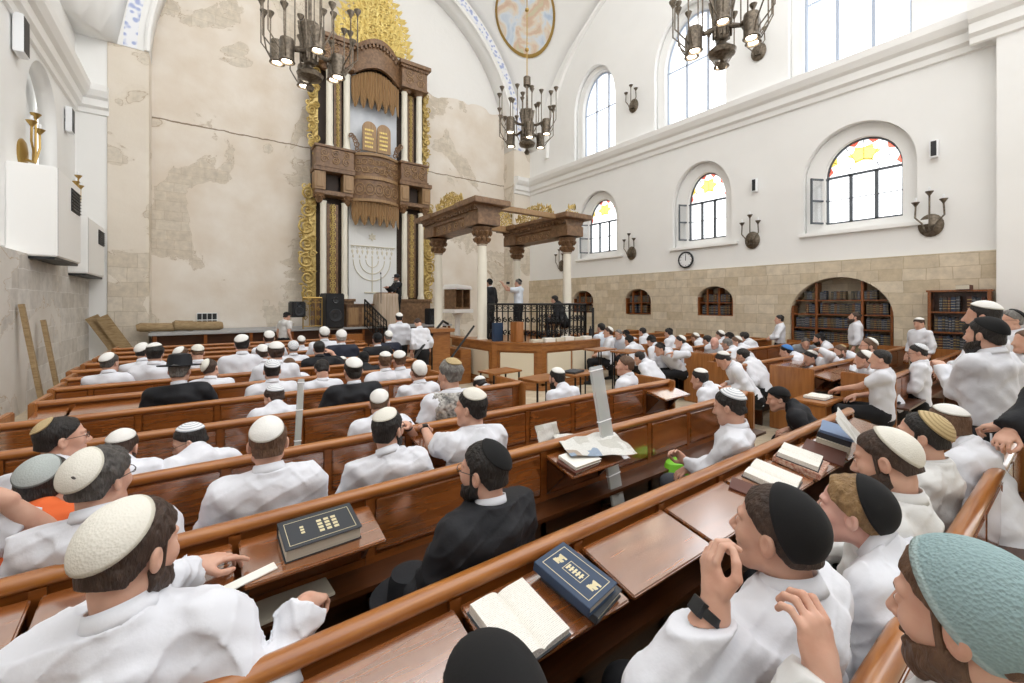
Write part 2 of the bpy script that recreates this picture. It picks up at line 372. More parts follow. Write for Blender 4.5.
# cornice
def cornice(name, p0, p1, nrm_, z0=7.1):
    prof = [(0, 0), (.06, .02), (.08, .14), (.16, .2), (.18, .38), (.26, .44), (.34, .58), (.36, .74), (0, .8)]
    p0, p1, nn = Vector(p0), Vector(p1), Vector(nrm_)
    q = MB(); q.prism(prof, lambda p: p0+nn*p[0]+Vector((0, 0, z0+p[1])), lambda p: p1+nn*p[0]+Vector((0, 0, z0+p[1])))
    return struct(q.build(name, 'white_paint'))
cornice('trim_3', (XR, 1.12, 0), (XR, YF, 0), (-1, 0, 0)); cornice('trim_4', (XR-.32, -1.2, 0), (XR-.32, 1.47, 0), (-1, 0, 0)); cornice('trim_5', (XR-.32, 1.12, 0), (XR, 1.12, 0), (0, 1, 0))
cornice('trim_6', (XL, 8.5, 0), (XL, YF+.1, 0), (1, 0, 0)); cornice('trim_7', (XL, YF+.06, 0), (-2.12, YF+.06, 0), (0, -1, 0)); 
cornice('trim_8', (CX+RA-.02, YF, 0), (XR, YF, 0), (0, -1, 0))
# side arch moulding on the right lunette
b = MB(); b.tube([(XR-.02, 8-6.9*math.cos(PI*k/50), 8.6+6.2*math.sin(PI*k/50)) for k in range(51)], .11, 6); struct(b.build('trim_9', 'white_paint', smooth=True))
b = MB(); b.box(XL-.3, XR+.5, -3.8, -3.5, 0, 7.5); struct(b.build('wall_front', 'white_plaster'))
# ---------------------------------------------------------------- left wall
struct(plate('wall_left', [[(-3.5, 2.9), (YF+.2, 2.9), (YF+.2, 17), (-3.5, 17)], arch_loop(12.3, 14.5, 4.2, 5.9, 7.05)], -.3, xplate(XL), 'white_plaster'))
b = MB(); b.box(XL-.55, XL-.45, 12, 15, 3.8, 7.4); struct(b.build('wall_left_niche_back', 'white_plaster'))
b = MB(); b.box(XL-.3, XL+.27, -3.5, YF+.02, 0, 2.78); struct(b.build('wall_left_stone', 'stone_left'))
# ---------------------------------------------------------------- windows
def yz(y, z, x=XR+.38): return (x, y, z)
wi = 0
for (y0, y1, zb, zs, zt) in LW:
    wi += 1; w = struct(empty('window_%d' % wi, (XR+.38, (y0+y1)/2, zb)))
    off = Vector(w.location); c = (y0+y1)/2; r = (y1-y0)/2; hh = zt-zs
    def rel(p): return Vector(p)-off
    fr = MB(); arc = [rel(yz(c+r*.98*math.cos(PI*k/20), zs+hh*.98*math.sin(PI*k/20))) for k in range(21)]
    fr.tube([rel(yz(y1-.02, zb))]+arc+[rel(yz(y0+.02, zb))], .03, 6)
    fr.box(-.03, .03, y0-c, y1-c, zs-zb-.03, zs-zb+.03); fr.box(-.03, .03, y0-c, y1-c, 0, .06)
    for k in (1, 2): yy = y0-c+(y1-y0)*k/3; fr.box(-.03, .03, yy-.035, yy+.035, 0, zs-zb)
    for k in range(3): yy = y0-c+(y1-y0)*(k+.5)/3; fr.box(-.012, .012, yy-(y1-y0)/6, yy+(y1-y0)/6, (zs-zb)*.52-.01, (zs-zb)*.52+.01)
    fr.build('window_frame', 'frame_grey', w)
    lead = MB(); r1 = .4
    for k in range(1, 6):
        a = PI*k/6; lead.tube([(0, r*r1*math.cos(a), zs-zb+hh*r1*math.sin(a)), (0, r*math.cos(a), zs-zb+hh*math.sin(a))], .008, 4)
    lead.tube([(0, r*r1*math.cos(PI*k/12), zs-zb+hh*r1*math.sin(PI*k/12)) for k in range(13)], .01, 4)
    lead.tube([(0, r*.74*math.cos(PI*k/12), zs-zb+hh*.74*math.sin(PI*k/12)) for k in range(13)], .006, 4)
    lead.build('leading', 'frame_grey', w)
    g = MB(); g.prism([(y-c, z-zb) for y, z in arch_loop(y0+.02, y1-.02, zb, zs, zt-.02)], lambda p: (.012, p[0], p[1]), lambda p: (.018, p[0], p[1])); g.build('pane', 'clear_glass', w)
    st = MB(); ry, rz = r*.42, hh*.26
    st.prism([(q*math.cos(PI*k/6)*ry, zs-zb+hh*.55+q*rz*math.sin(PI*k/6)) for k, q in [(k, 1.1 if k % 2 == 0 else .72) for k in range(12)]], lambda p: (-.008, p[0], p[1]), lambda p: (.0, p[0], p[1]))
    for a in (.52,): 
        st.prism([(r*(.97*math.cos(t)), zs-zb+hh*.97*math.sin(t)) for t in [a-.18+.36*k/6 for k in range(7)]]+[(r*.8*math.cos(a), zs-zb+hh*.8*math.sin(a))], lambda p: (-.008, p[0], p[1]), lambda p: (0, p[0], p[1]))
    st.build('yellow_star_glass', 'yellow_glass', w)
    rd = MB()
    for a in (.2, 1.3, 1.85, 2.4, 2.95):
        rd.prism([(r*.97*math.cos(t), zs-zb+hh*.97*math.sin(t)) for t in [a-.17+.34*k/6 for k in range(7)]]+[(r*.83*math.cos(a), zs-zb+hh*.83*math.sin(a))], lambda p: (-.008, p[0], p[1]), lambda p: (0, p[0], p[1]))
    rd.build('red_glass_segment', 'red_glass', w)
    # casement leaf swung into the room on the far jamb
    lf = MB(); M = Matrix.Translation((-.02, y1-c-.02, 0)) @ Matrix.Rotation(math.radians(62), 4, 'Z')
    lw, lh = (y1-y0)/3, zs-zb
    for q in ((-.0, .04, .03, lh), (lw-.04, lw, .03, lh)): lf.box(-.02, .02, q[0], q[1], q[2], q[3], M)
    for z in (.03, lh*.5, lh-.05): lf.box(-.02, .02, 0, lw, z, z+.045, M)
    l_ = lf.build('window_leaf', 'frame_grey', w); gg = MB(); gg.box(-.003, .003, .03, lw-.03, .05, lh-.03, M); gg.build('leaf_pane', 'clear_glass', l_)
    s_ = MB(); s_.box(XR-.1, XR+.35, y0-.5, y1+.5, zb-.3, zb-.2); struct(s_.build('window_sill_%d' % wi, 'white_paint', bevel=.01))
for (y0, y1, zb, zs, zt) in UW:
    wi += 1; w = struct(empty('window_%d' % wi, (XR+.45, (y0+y1)/2, zb))); c = (y0+y1)/2; r = (y1-y0)/2; hh = zt-zs
    fr = MB(); fr.tube([(0, r*.97, 0)]+[(0, r*.97*math.cos(PI*k/20), zs-zb+hh*.97*math.sin(PI*k/20)) for k in range(21)]+[(0, -r*.97, 0)], .04, 6)
    for k in (1, 2): yy = -r+2*r*k/3; fr.box(-.03, .03, yy-.035, yy+.035, 0, zs-zb+hh*.9)
    fr.box(-.03, .03, -r, r, zs-zb-.02, zs-zb+.02); fr.box(-.03, .03, -r, r, 0, .05)
    fr.build('window_frame', 'frame_pale', w)
    g = MB(); g.prism([(y-c, z-zb) for y, z in arch_loop(y0+.02, y1-.02, zb, zs, zt-.02)], lambda p: (.012, p[0], p[1]), lambda p: (.018, p[0], p[1])); g.build('pane', 'clear_glass', w)
# ---------------------------------------------------------------- bookcases in the wall
def book_box(q, x0, x1, y0, y1, z0, z1): q.box(x0, x1, y0, y1, z0, z1)
bkcols = ['book_black', 'book_navy', 'book_brown', 'book_black', 'book_black', 'book_navy']
spine_mats = []
for i, (c, g) in enumerate([('2b2c30', 'a38d5a'), ('27344a', 'b0a58c'), ('4d2a20', 'b59a5a'), ('30343a', '9c9c9c'), ('3c2f2a', 'a99358')]):
    m, t_, bs = nt('spine_%d' % i); N, L = t_.nodes, t_.links; tc = N.new('ShaderNodeTexCoord'); sp = N.new('ShaderNodeSeparateXYZ'); L.new(tc.outputs['Generated'], sp.inputs[0])
    w = N.new('ShaderNodeMath'); w.operation = 'PINGPONG'; w.inputs[1].default_value = .5; L.new(sp.outputs[2], w.inputs[0])
    r = N.new('ShaderNodeValToRGB'); r.color_ramp.interpolation = 'CONSTANT'; es = r.color_ramp.elements; es[0].color = lin(c); es[1].position = .2; es[1].color = lin(g)
    for p, k in ((.235, c), (.4, g), (.43, c)): e = es.new(p); e.color = lin(k)
    L.new(w.outputs[0], r.inputs[0]); L.new(r.outputs[0], bs.inputs['Base Color']); bs.inputs['Roughness'].default_value = .45
book_base = None; BOOKN = 0
unit_books = []
for i in range(5):
    q = MB(); q.box(0, 1, 0, 1, 0, 1); me_o = q.build('book', 'spine_%d' % i, bevel=.06); unit_books.append(me_o.data); bpy.data.objects.remove(me_o)
def row_books(x, y0, y1, z, h, depth, group, label, dirn=-1, cap=999):
    """upright books side by side; spines face the room (towards -x)"""
    global BOOKN
    y = y0+.01; k = 0
    while y < y1-.05 and k < cap:
        t = random.uniform(.042, .075); hh = h*random.uniform(.86, .97)
        if random.random() < .03: y += .1; continue
        o = bpy.data.objects.new('book', random.choice(unit_books)); COL.objects.link(o)
        o.location = (x, y, z+.001); o.scale = (depth, min(t, y1-y)-.003, hh); y += t; k += 1; BOOKN += 1
        tag(o, label, 'book', group)
def bookcase(name, x, y0, y1, levels, label, loops=None, depth=.3, posts=(), tz=None, arch=None):
    """levels: list of (z, height of the gap above). arch(y)->top z of the opening"""
    e = empty(name, (x, (y0+y1)/2, levels[0][0]-.03), 0, label, 'bookcase')
    o0 = Vector(e.location)
    for z, h in levels:
        ya, yb = y0, y1
        if arch:
            ks = [yy for yy in np.linspace(y0, y1, 60) if arch(yy) > z+.02]
            if not ks: continue
            ya, yb = ks[0], ks[-1]
        q = MB(); q.box(x-o0.x, x+depth-o0.x, ya-o0.y, yb-o0.y, z-.03-o0.z, z-o0.z); q.build('shelf', 'pew_wood', e)
    for yp in posts:
        ztop = (arch(yp)-.02) if arch else tz
        q = MB(); q.box(x-.005-o0.x, x+depth-o0.x, yp-.025-o0.y, yp+.025-o0.y, levels[0][0]-.03-o0.z, ztop-o0.z); q.build('upright', 'pew_wood', e)
    q = MB(); q.box(x+depth-.02-o0.x, x+depth-o0.x, y0-o0.y, y1-o0.y, levels[0][0]-.03-o0.z, (tz or levels[-1][0]+.1)-o0.z)
    if not arch: q.build('back_board', 'pew_dark_wood', e)
    return e
an = lambda y: 1.55+1.0*math.sqrt(max(0, 1-((y-3.775)/1.075)**2))
lv = [(.12, .38), (.5, .38), (.88, .38), (1.26, .36), (1.62, .36), (1.98, .3)]
bookcase('wall_bookcase', XR+.02, 2.72, 4.83, lv, 'large arched wooden bookcase full of dark books sunk in the stone wall', posts=(2.75, 3.3, 4.25, 4.8), arch=an)
for z, h in lv:
    for a, c_ in ((2.78, 3.27), (3.33, 4.22), (4.28, 4.77)):
        mid = [yy for yy in np.linspace(a, c_, 20) if an(yy) > z+h*.9]
        if len(mid) > 2 and z > .6: row_books(XR+.04, mid[0], mid[-1], z, h*.8, .2, 'books in the large arched wall bookcase', 'dark gilt-lettered volume shelved upright in the large arched bookcase')
bookcase('open_bookcase', XR-.44, 1.2, 2.05, [(.1, .4), (.5, .4), (.9, .4), (1.3, .4), (1.72, .4)], 'open wooden bookcase of dark volumes standing by the white pier', posts=(1.2, 2.05), tz=2.16)
q = MB(); q.box(XR-.44, XR-.1, 1.15, 2.1, 2.13, 2.17)
e = [o for o in COL.objects if o.name == 'open_bookcase'][0]; q.v = [tuple(Vector(v)-e.location) for v in q.v]; q.build('top_board', 'pew_wood', e)
for z in (.9, 1.3, 1.72): row_books(XR-.42, 1.24, 2.0, z, .33, .2, 'books in the open bookcase by the pier', 'dark volume shelved upright in the open bookcase beside the white pier')
for k, (y0, y1, nmx) in enumerate(((12.02, 13.18, 'behind the platform canopy column'), (9.26, 10.41, 'between the canopy and the round clock'), (6.38, 7.52, 'right of the round clock'))):
    c = (y0+y1)/2; hw = (y1-y0)/2; af = lambda y, c=c, hw=hw: 1.97+.43*math.sqrt(max(0, 1-((y-c)/hw)**2))
    e = bookcase('niche_bookcase', XR+.02, y0, y1, [(1.53, .36), (1.92, .3)], 'small arched niche bookcase in the stone wall '+nmx, posts=(y0+.03, c-.12, c+.25, y1-.03), arch=af)
    for z, h in ((1.53, .33), (1.92, .28)):
        row_books(XR+.06, y0+.12, y1-.12, z, h, .2, 'books in the niche '+nmx, 'dark book standing in the arched wall niche '+nmx)
# ---------------------------------------------------------------- light
w = bpy.data.worlds.new('world'); scene.world = w; w.use_nodes = True; bg = w.node_tree.nodes['Background']

N, L = w.node_tree.nodes, w.node_tree.links
tc = N.new('ShaderNodeTexCoord'); sp = N.new('ShaderNodeSeparateXYZ'); L.new(tc.outputs['Generated'], sp.inputs[0])
rp = N.new('ShaderNodeValToRGB'); mr = N.new('ShaderNodeMapRange'); mr.inputs['From Min'].default_value = -1; mr.inputs['From Max'].default_value = 1; L.new(sp.outputs[0], mr.inputs[0]); L.new(mr.outputs[0], rp.inputs[0])
rp.color_ramp.elements[0].color = (.62, .61, .60, 1); rp.color_ramp.elements[1].color = (1, 1, 1, 1); rp.color_ramp.elements[1].position = .95; q_ = rp.color_ramp.elements.new(.5); q_.color = (.64, .635, .625, 1)
L.new(rp.outputs[0], bg.inputs[0]); bg.inputs[1].default_value = 2.3   # overcast sky, brighter on the window side

scene.view_settings.view_transform = 'Standard'; scene.view_settings.look = 'None'; scene.view_settings.gamma = 1; scene.view_settings.exposure = .62
scene.view_settings.use_curve_mapping = False
scene.cycles.max_bounces = 7; scene.cycles.diffuse_bounces = 4; scene.cycles.glossy_bounces = 3; scene.cycles.transmission_bounces = 3
scene.cycles.transparent_max_bounces = 12; scene.cycles.sample_clamp_indirect = 6; scene.cycles.use_denoising = True
mat('frame_dark', '2c2f34', .6)
# ---------------------------------------------------------------- wall fittings
def scroll(q, a, b_, r, turns=1.4, s=1, th=.02, start=0, n=16, f=None, k=6):
    pts = []; rs = []
    for i in range(n+1):
        t = i/n; ang = start+s*turns*2*PI*t; rr = r*(1-.85*t)
        pts.append(f(a+rr*math.cos(ang), b_+rr*math.sin(ang))); rs.append(th*(1-.4*t))
    q.tube(pts, rs, k)
def leaf(q, a, b_, ang, l, w, f, d=.03):
    ca, sa = math.cos(ang), math.sin(ang)
    pts = [(0, 0), (.35*l, w), (.7*l, w*.55), (l, 0), (.7*l, -w*.55), (.35*l, -w)]
    P = [(a+x*ca-y*sa, b_+x*sa+y*ca) for x, y in pts]
    vs = [Vector(f(*p)) for p in P]; m_ = sum(vs, Vector())/6; top = m_+Vector((0, -d, 0))
    q.add(vs+[top], [(i, (i+1) % 6, 6) for i in range(6)]+[(5, 4, 3, 2, 1, 0)])
def ac(x1, y0, y1, z0, z1, label):
    e = empty('air_conditioner', (XL, (y0+y1)/2, z0), 0, label, 'air conditioner', 'air conditioner casings on the left wall'); c = (y0+y1)/2
    q = MB(); q.box(0, x1-XL, y0-c, y1-c, 0, z1-z0); q.build('casing', 'white_paint', e, bevel=.02)
    q = MB(); q.box(.0, x1-XL-.04, y0-c+.03, y1-c-.03, -.05, 0); q.build('base_panel', 'black_plastic', e)
    q = MB(); 
    ya, yb = y1-c-.85, y1-c-.15; za, zb = (z1-z0)*.62, (z1-z0)*.9
    q.box(x1-XL, x1-XL+.015, ya, yb, za, zb)
    for k in range(7): z = za+(zb-za)*(k+.5)/7; q.box(x1-XL+.01, x1-XL+.035, ya, yb, z-.01, z+.01)
    q.build('vent_grille', 'black_plastic', e)
    q = MB(); q.box(x1-XL-.002, x1-XL+.003, y0-c+.03, y0-c+.042, .02, z1-z0-.02); q.build('seam', 'frame_grey', e)
ac(-2.16, 11.2, 13.05, 2.75, 4.4, 'nearer big white air conditioner casing hung on the left wall')
ac(-2.2, 14.0, 16.1, 2.6, 3.95, 'farther white air conditioner casing hung on the left wall by the stone pier')
def speaker(loc, rz, label, nm='wall_speaker', w=.13, h=.36, d=.12, body='white_plastic'):
    e = empty(nm, loc, rz, label, 'speaker', 'small white wall speakers')
    q = MB(); q.box(-w/2, w/2, -.03-d, -.03, -h/2, h/2); q.build('cabinet', body, e, bevel=.01)
    q = MB(); q.box(-w/2+.02, w/2-.02, -.035-d, -.03-d, -h/2+.03, h/2-.03); q.build('grille', 'black_plastic', e)
    q = MB(); q.box(-.02, .02, -.03, 0, -.04, .04); q.build('bracket', 'frame_grey', e)
speaker((XL, 11.6, 6.8), PI/2, 'small white speaker high on the left wall beside the arched niche', w=.34, h=.7, d=.14)
speaker((XL, 15.2, 6.5), PI/2, 'small white speaker on the left wall near the cornice corner', w=.28, h=.62, d=.12)
speaker((XR, 5.73, 5.28), -PI/2, 'small speaker on the right wall between the second and third stained windows', h=.38)
speaker((XR, 2.03, 5.24), -PI/2, 'small speaker on the right wall beyond the nearest stained window', h=.38)
def sconce(loc, rz, label, s=1.0, mt='bronze'):
    e = empty('wall_sconce', loc, rz, label, 'sconce', 'bronze three-armed wall sconces'); 
    q = MB(); M = Matrix.Rotation(PI/2, 4, 'X')
    q.lathe([(0, 0), (.2*s, 0), (.21*s, .03*s), (.17*s, .06*s), (0, .09*s)], M=M, n=20); q.v = [(x, y, z*1.2) for x, y, z in q.v]; q.build('wall_plate', mt, e, smooth=True)
    for k, (dx, h) in enumerate(((-.22, .42), (0, .62), (.22, .42))):
        q = MB(); y = -.16*s
        q.tube([(dx*.25*s, -.06*s, -.1*s), (dx*.3*s, y, -.13*s), (dx*.55*s, y-.02, .04*s), (dx*1.05*s, y-.02, .18*s), (dx*s, y-.02, h*s)], .017*s, 6); a_ = q.build('arm', mt, e, smooth=True)
        q = MB(); q.lathe([(.012*s, 0), (.025*s, .03*s), (.07*s, .1*s), (.075*s, .11*s), (.03*s, .1*s)], (dx*s, y-.02, h*s-.01), 12); q.build('cup', mt, a_, smooth=True)
        q = MB(); q.lathe([(.022*s, .1*s), (.022*s, .2*s), (0, .21*s)], (dx*s, y-.02, h*s-.01), 8); q.build('candle', 'white_plastic', a_, smooth=True)
for (y, z, l) in ((13.91, 3.55, 'three-armed bronze sconce farthest along the right wall beside the canopy column'), (10.11, 3.75, 'three-armed bronze sconce between the first and second stained windows'),
                  (5.82, 3.72, 'three-armed bronze sconce between the second and third stained windows'), (2.09, 3.6, 'three-armed bronze sconce right of the nearest stained window'),
                  (10.02, 9.2, 'three-armed bronze sconce high above the cornice beside the farthest tall window'), (5.65, 9.1, 'three-armed bronze sconce high on the wall under the right chandelier')):
    sconce((XR, y, z), -PI/2, l)
sconce((XL, 12.0, 4.75), PI/2, 'bronze sconce on the left wall beside the arched niche', 1.1, 'brass')
sconce((XL, 15.5, 4.45), PI/2, 'bronze sconce on the left wall above the farther air conditioner', 1.05, 'brass')
e = empty('wall_clock', (XR-.06, 7.89, 3.32), -PI/2, 'round white wall clock with a dark rim on the right wall', 'clock')
M = Matrix.Rotation(PI/2, 4, 'X')
q = MB(); q.lathe([(.0, 0), (.225, 0), (.225, .02), (.0, .02)], M=M, n=32); q.build('face', 'white_plastic', e)
q = MB(); q.lathe([(.22, 0), (.27, 0), (.275, .03), (.25, .05), (.222, .04)], M=M, n=32, cap=False); q.build('rim', 'black_plastic', e, smooth=True)
q = MB(); q.box(-.01, .01, -.03, -.024, -.02, .13); q.box(-.006, .006, -.034, -.03, -.03, .19); q.build('hands', 'black_plastic', e)
q = MB()
for k in range(12):
    a = 2*PI*k/12; q.box(-.006, .006, -.026, -.02, .175, .205, Matrix.Rotation(a, 4, 'Y'))
q.build('hour_marks', 'black_plastic', e)
# ---------------------------------------------------------------- chandeliers
def chandelier():
    e = empty('chandelier', (0, 0, 0)); k_ = 'bronze'
    q = MB(); q.lathe([(0, -.1), (.06, -.08), (.1, 0), (.05, .07), (.03, .12), (.1, .16), (.26, .22), (.29, .3), (.2, .38), (.06, .42), (.05, .55)], n=20); q.build('finial', k_, e, smooth=True)
    q = MB(); q.lathe([(.0, .52), (.12, .54), (.16, .62), (.17, 1.05), (.2, 1.3), (.24, 1.42), (.22, 1.46), (.1, 1.48), (.06, 1.5)], n=16)
    for j in range(8):
        a = 2*PI*j/8; q.tube([(.17*math.cos(a), .17*math.sin(a), .6), (.18*math.cos(a), .18*math.sin(a), 1.05), (.25*math.cos(a), .25*math.sin(a), 1.44)], .03, 5)
    q.build('central_body', k_, e, smooth=True)
    q = MB(); q.tube([(0, 0, 1.45), (0, 0, 2.35)], .04, 8); q.lathe([(.1, 2.3), (.13, 2.33), (.13, 2.62), (.1, 2.65)], n=12); q.tube([(.1, 0, 1.46), (.1, 0, 2.3)], .015, 5); q.tube([(-.1, 0, 1.46), (-.1, 0, 2.3)], .015, 5); q.build('stem', k_, e, smooth=True)
    q = MB(); z = 2.6
    q.tube([(0, 0, z), (0, 0, 9.4)], .018, 6)
    for z in (3.6, 5.0): q.lathe([(0, -.1), (.07, -.03), (.07, .03), (0, .1)], (0, 0, z), 10)
    q.build('hanging_rod', 'brass', e, smooth=True)
    for j in range(6):
        a = 2*PI*j/6+.35; ca, sa = math.cos(a), math.sin(a); R1 = .72 if j % 2 == 0 else .62; dz = .12 if j % 2 == 0 else -.12
        P = lambda r, z, t=0: (r*ca-t*sa, r*sa+t*ca, z+dz)
        q = MB(); q.tube([P(.12, .85-dz*.5), P(.4, .78), P(R1-.1, .85)], .045, 8); arm = q.build('arm', k_, e, smooth=True)
        q = MB(); q.lathe([(.0, .92), (.14, .9), (.15, .85), (.15, .44), (.17, .4), (.13, .39), (.12, .44)], (R1*ca, R1*sa, dz), 14); q.build('lamp_cylinder', k_, arm, smooth=True)
        q = MB(); q.lathe([(0, .425), (.1, .425), (.1, .415), (0, .415)], (R1*ca, R1*sa, dz), 12); q.build('lit_bulb', 'lamp_glow', arm)
        for t, r2, top in ((-.28, .98, 1.6), (0, 1.07, 1.8), (.26, .9, 1.35), (.1, .5, 1.9)):
            top += random.uniform(-.08, .1)
            q = MB(); q.tube([P(R1+.1, .45, t*.3), P(R1+.17 if r2 > .6 else R1-.1, .6, t*.6), P(r2, .85, t), P(r2, top, t)], .016, 5)
            p_ = P(r2, top, t); q.lathe([(.016, -.04), (.03, 0), (.08, .1), (.085, .12), (.03, .1)], p_, 10); q.build('candle_branch', k_, arm, smooth=True)
    return e
ch = chandelier()
CHP = [(9.9, 310, 92, 'large bronze chandelier hanging left, in front of the ark crest'), (14.9, 527, 155, 'smaller-looking bronze chandelier hanging farthest, below the painted medallion'), (9.26, 722, 70, 'large bronze chandelier hanging at the upper right before the tall windows')]
for i, (t, px, py, lb) in enumerate(CHP):
    o = ch if i == 0 else copy_tree(ch)
    p = pD(px, py, t); o.location = p+Vector((0, 0, .1)); o.rotation_euler.z = .5*i+.2
    tag(o, lb, 'chandelier', 'bronze chandeliers')
# ---------------------------------------------------------------- stage
b = MB(); b.box(CX-RA+.02, 8.0, 14.9, YB-.01, 1.0, 1.1); b.build('stage_top_tmp', 'stage_grey'); bpy.data.objects.remove(bpy.data.objects['stage_top_tmp'])
st = empty('stage', (3.4, 15.6, 0), 0, 'long low grey-topped stage running along the back stone wall', 'stage')
b = MB(); b.box(-4.6, 4.6, -.6, 1.35, 1.0, 1.07); b.build('deck', 'stage_grey', st, bevel=.01)
b = MB(); b.box(-4.55, 4.5, -.3, -.25, 0, 1.0); 
b.build('front_board', 'pew_dark_wood', st)
b = MB()
for k in range(9): b.box(-4.5+k*1.12, -4.42+k*1.12, -.56, -.48, 0, 1.0)
b.build('stage_post', 'pew_wood', st, )
# window grate low on the back wall, logs on the stage
p0, p1 = pY(197, 327, 16.98), pY(217, 313, 16.98)
e = empty('window_grate', ((p0.x+p1.x)/2, YB, p0.z), 0, 'small dark barred window low in the back stone wall', 'grate'); w_ = (p1.x-p0.x)/2; h_ = p1.z-p0.z
b = MB(); b.box(-w_, w_, -.04, -.005, 0, h_); b.build('dark_opening', 'black_plastic', e)
b = MB()
for k in range(5): b.box(-w_+2*w_*k/4-.007, -w_+2*w_*k/4+.007, -.07, -.04, 0, h_)
for z in (0, h_*.5, h_): b.box(-w_, w_, -.07, -.05, z-.012, z+.012)
b.build('bars', 'white_paint', e)
for px, py, l, r, a, lb in ((157, 328, .9, .13, .1, 'leftmost pale log of the row lying on the stage'), (184, 326, .5, .16, -.1, 'short thick pale log in the middle of the stage row'), (205, 326, .9, .14, .12, 'rightmost pale log lying on the stage under the grate')):
    p = pY(px, py, 15.9); e = MB(); n = 10
    e.tube([(-l/2, 0, 0), (-l*.4, 0, .01), (0, .01, 0), (l*.4, 0, -.01), (l/2, 0, 0)], [r*.7, r, r*.95, r, r*.75], 10)
    o = e.build('log', 'log_wood', None, smooth=True, loc=(p.x, 15.9, 1.07+r), rz=a); tag(o, lb, 'log', 'logs on the stage')
# trestle boards leaning in the far left corner
for k, (px, lean, lb) in enumerate(((117, .3, 'left plank of the pair leaning in the far left corner'), (127, .32, 'right plank of the pair leaning in the far left corner'))):
    p = pY(px, 345, 15.6); b = MB(); M = Matrix.Rotation(-.5, 4, 'Y'); b.box(-.14, .14, -.03, .03, 0, 1.75, M)
    o = b.build('plank', 'log_wood', None, bevel=.005, loc=(p.x+.32, 15.75-.1*k, 0)); tag(o, lb, 'plank', 'planks in the far left corner')
for k, (y, l) in enumerate(((10.6, 1.9), (11.6, 1.6))):
    b = MB(); M = Matrix.Rotation(math.radians(-8), 4, 'Y'); b.box(-.03, .03, -.05, .05, 0, l, M); o = b.build('wooden_pole', 'log_wood', None, loc=(-2.2, y, 0)); tag(o, ('nearer', 'farther')[k]+' thin pole leaning on the left stone wall', 'pole', 'poles on the left wall')
# ---------------------------------------------------------------- the ark
AY = 16.2
ark = empty('torah_ark', (5.3, AY, 1.07), 0, 'towering carved wooden ark with white columns and gold crest at the back wall', 'ark'); A0 = Vector((5.3, AY, 1.07))
def ab(q, x0, x1, y0, y1, z0, z1): q.box(x0-A0.x, x1-A0.x, y0-A0.y, y1-A0.y, z0-A0.z, z1-A0.z)
def af_(y): return lambda a, b_: Vector((a-A0.x, y-A0.y, b_-A0.z))
XA0, XA1, XB0, XB1 = 3.25, 4.42, 6.28, 7.45       # left/right column bays
# back boards
q = MB(); ab(q, 3.2, 7.5, AY+.35, YB-.01, 0.3, 11.2); q.build('back_panel', 'ark_dark', ark)
q = MB(); ab(q, XA1, XB0, AY+.28, AY+.34, 1.6, 5.9); q.build('lower_niche_lining', 'curtain_cloth', ark)
q = MB(); ab(q, XA1, XB0, AY+.28, AY+.34, 7.3, 10.6); q.build('upper_niche_lining', 'marble', ark)
# plinth
for x in (3.15, 6.2):
    q = MB(); ab(q, x, x+1.35, AY-.15, AY+.4, 1.07, 2.0); ab(q, x-.05, x+1.4, AY-.2, AY+.4, 1.95, 2.05); q.build('plinth', 'ark_wood', ark, bevel=.01)
def column(x, z0, z1, r, nm='column'):
    q = MB(); q.lathe([(r*1.25, 0), (r*1.25, .08), (r*1.05, .14), (r, .2), (r*.95, z1-z0-.1), (r*1.1, z1-z0)], (x-A0.x, 0, z0-A0.z), 16); q.build(nm, 'cream_column', ark, smooth=True)
for x in (3.47, 4.2, 6.5, 7.2): column(x, 2.05, 5.55, .11)
for x in (3.68, 4.28, 6.5, 7.12): column(x, 7.5, 10.3, .12)
def strip(x0, x1, z0, z1, y, nm='gilded_strip'):
    q = MB(); f = af_(y); w = x1-x0; n = max(2, int((z1-z0)/w/.9)); h = (z1-z0)/n
    bk = MB(); ab(bk, x0-.03, x1+.03, y+.02, y+.06, z0, z1); bkk = bk.build(nm+'_backing', 'ark_wood', ark)
    for k in range(n):
        zc = z0+h*(k+.5); c = (x0+x1)/2
        for s in (-1, 1):
            scroll(q, c+s*w*.18, zc+h*.2, w*.26, 1.2, s, w*.07, PI/2, 10, f, 5); scroll(q, c+s*w*.18, zc-h*.2, w*.26, 1.2, -s, w*.07, -PI/2, 10, f, 5)
    q.build(nm, 'gold', ark, smooth=True)
strip(3.66, 3.98, 2.1, 5.5, AY+.12); strip(6.72, 7.0, 2.1, 5.5, AY+.12)
strip(3.9, 4.1, 7.5, 10.3, AY+.12); strip(6.72, 6.92, 7.5, 10.3, AY+.12)
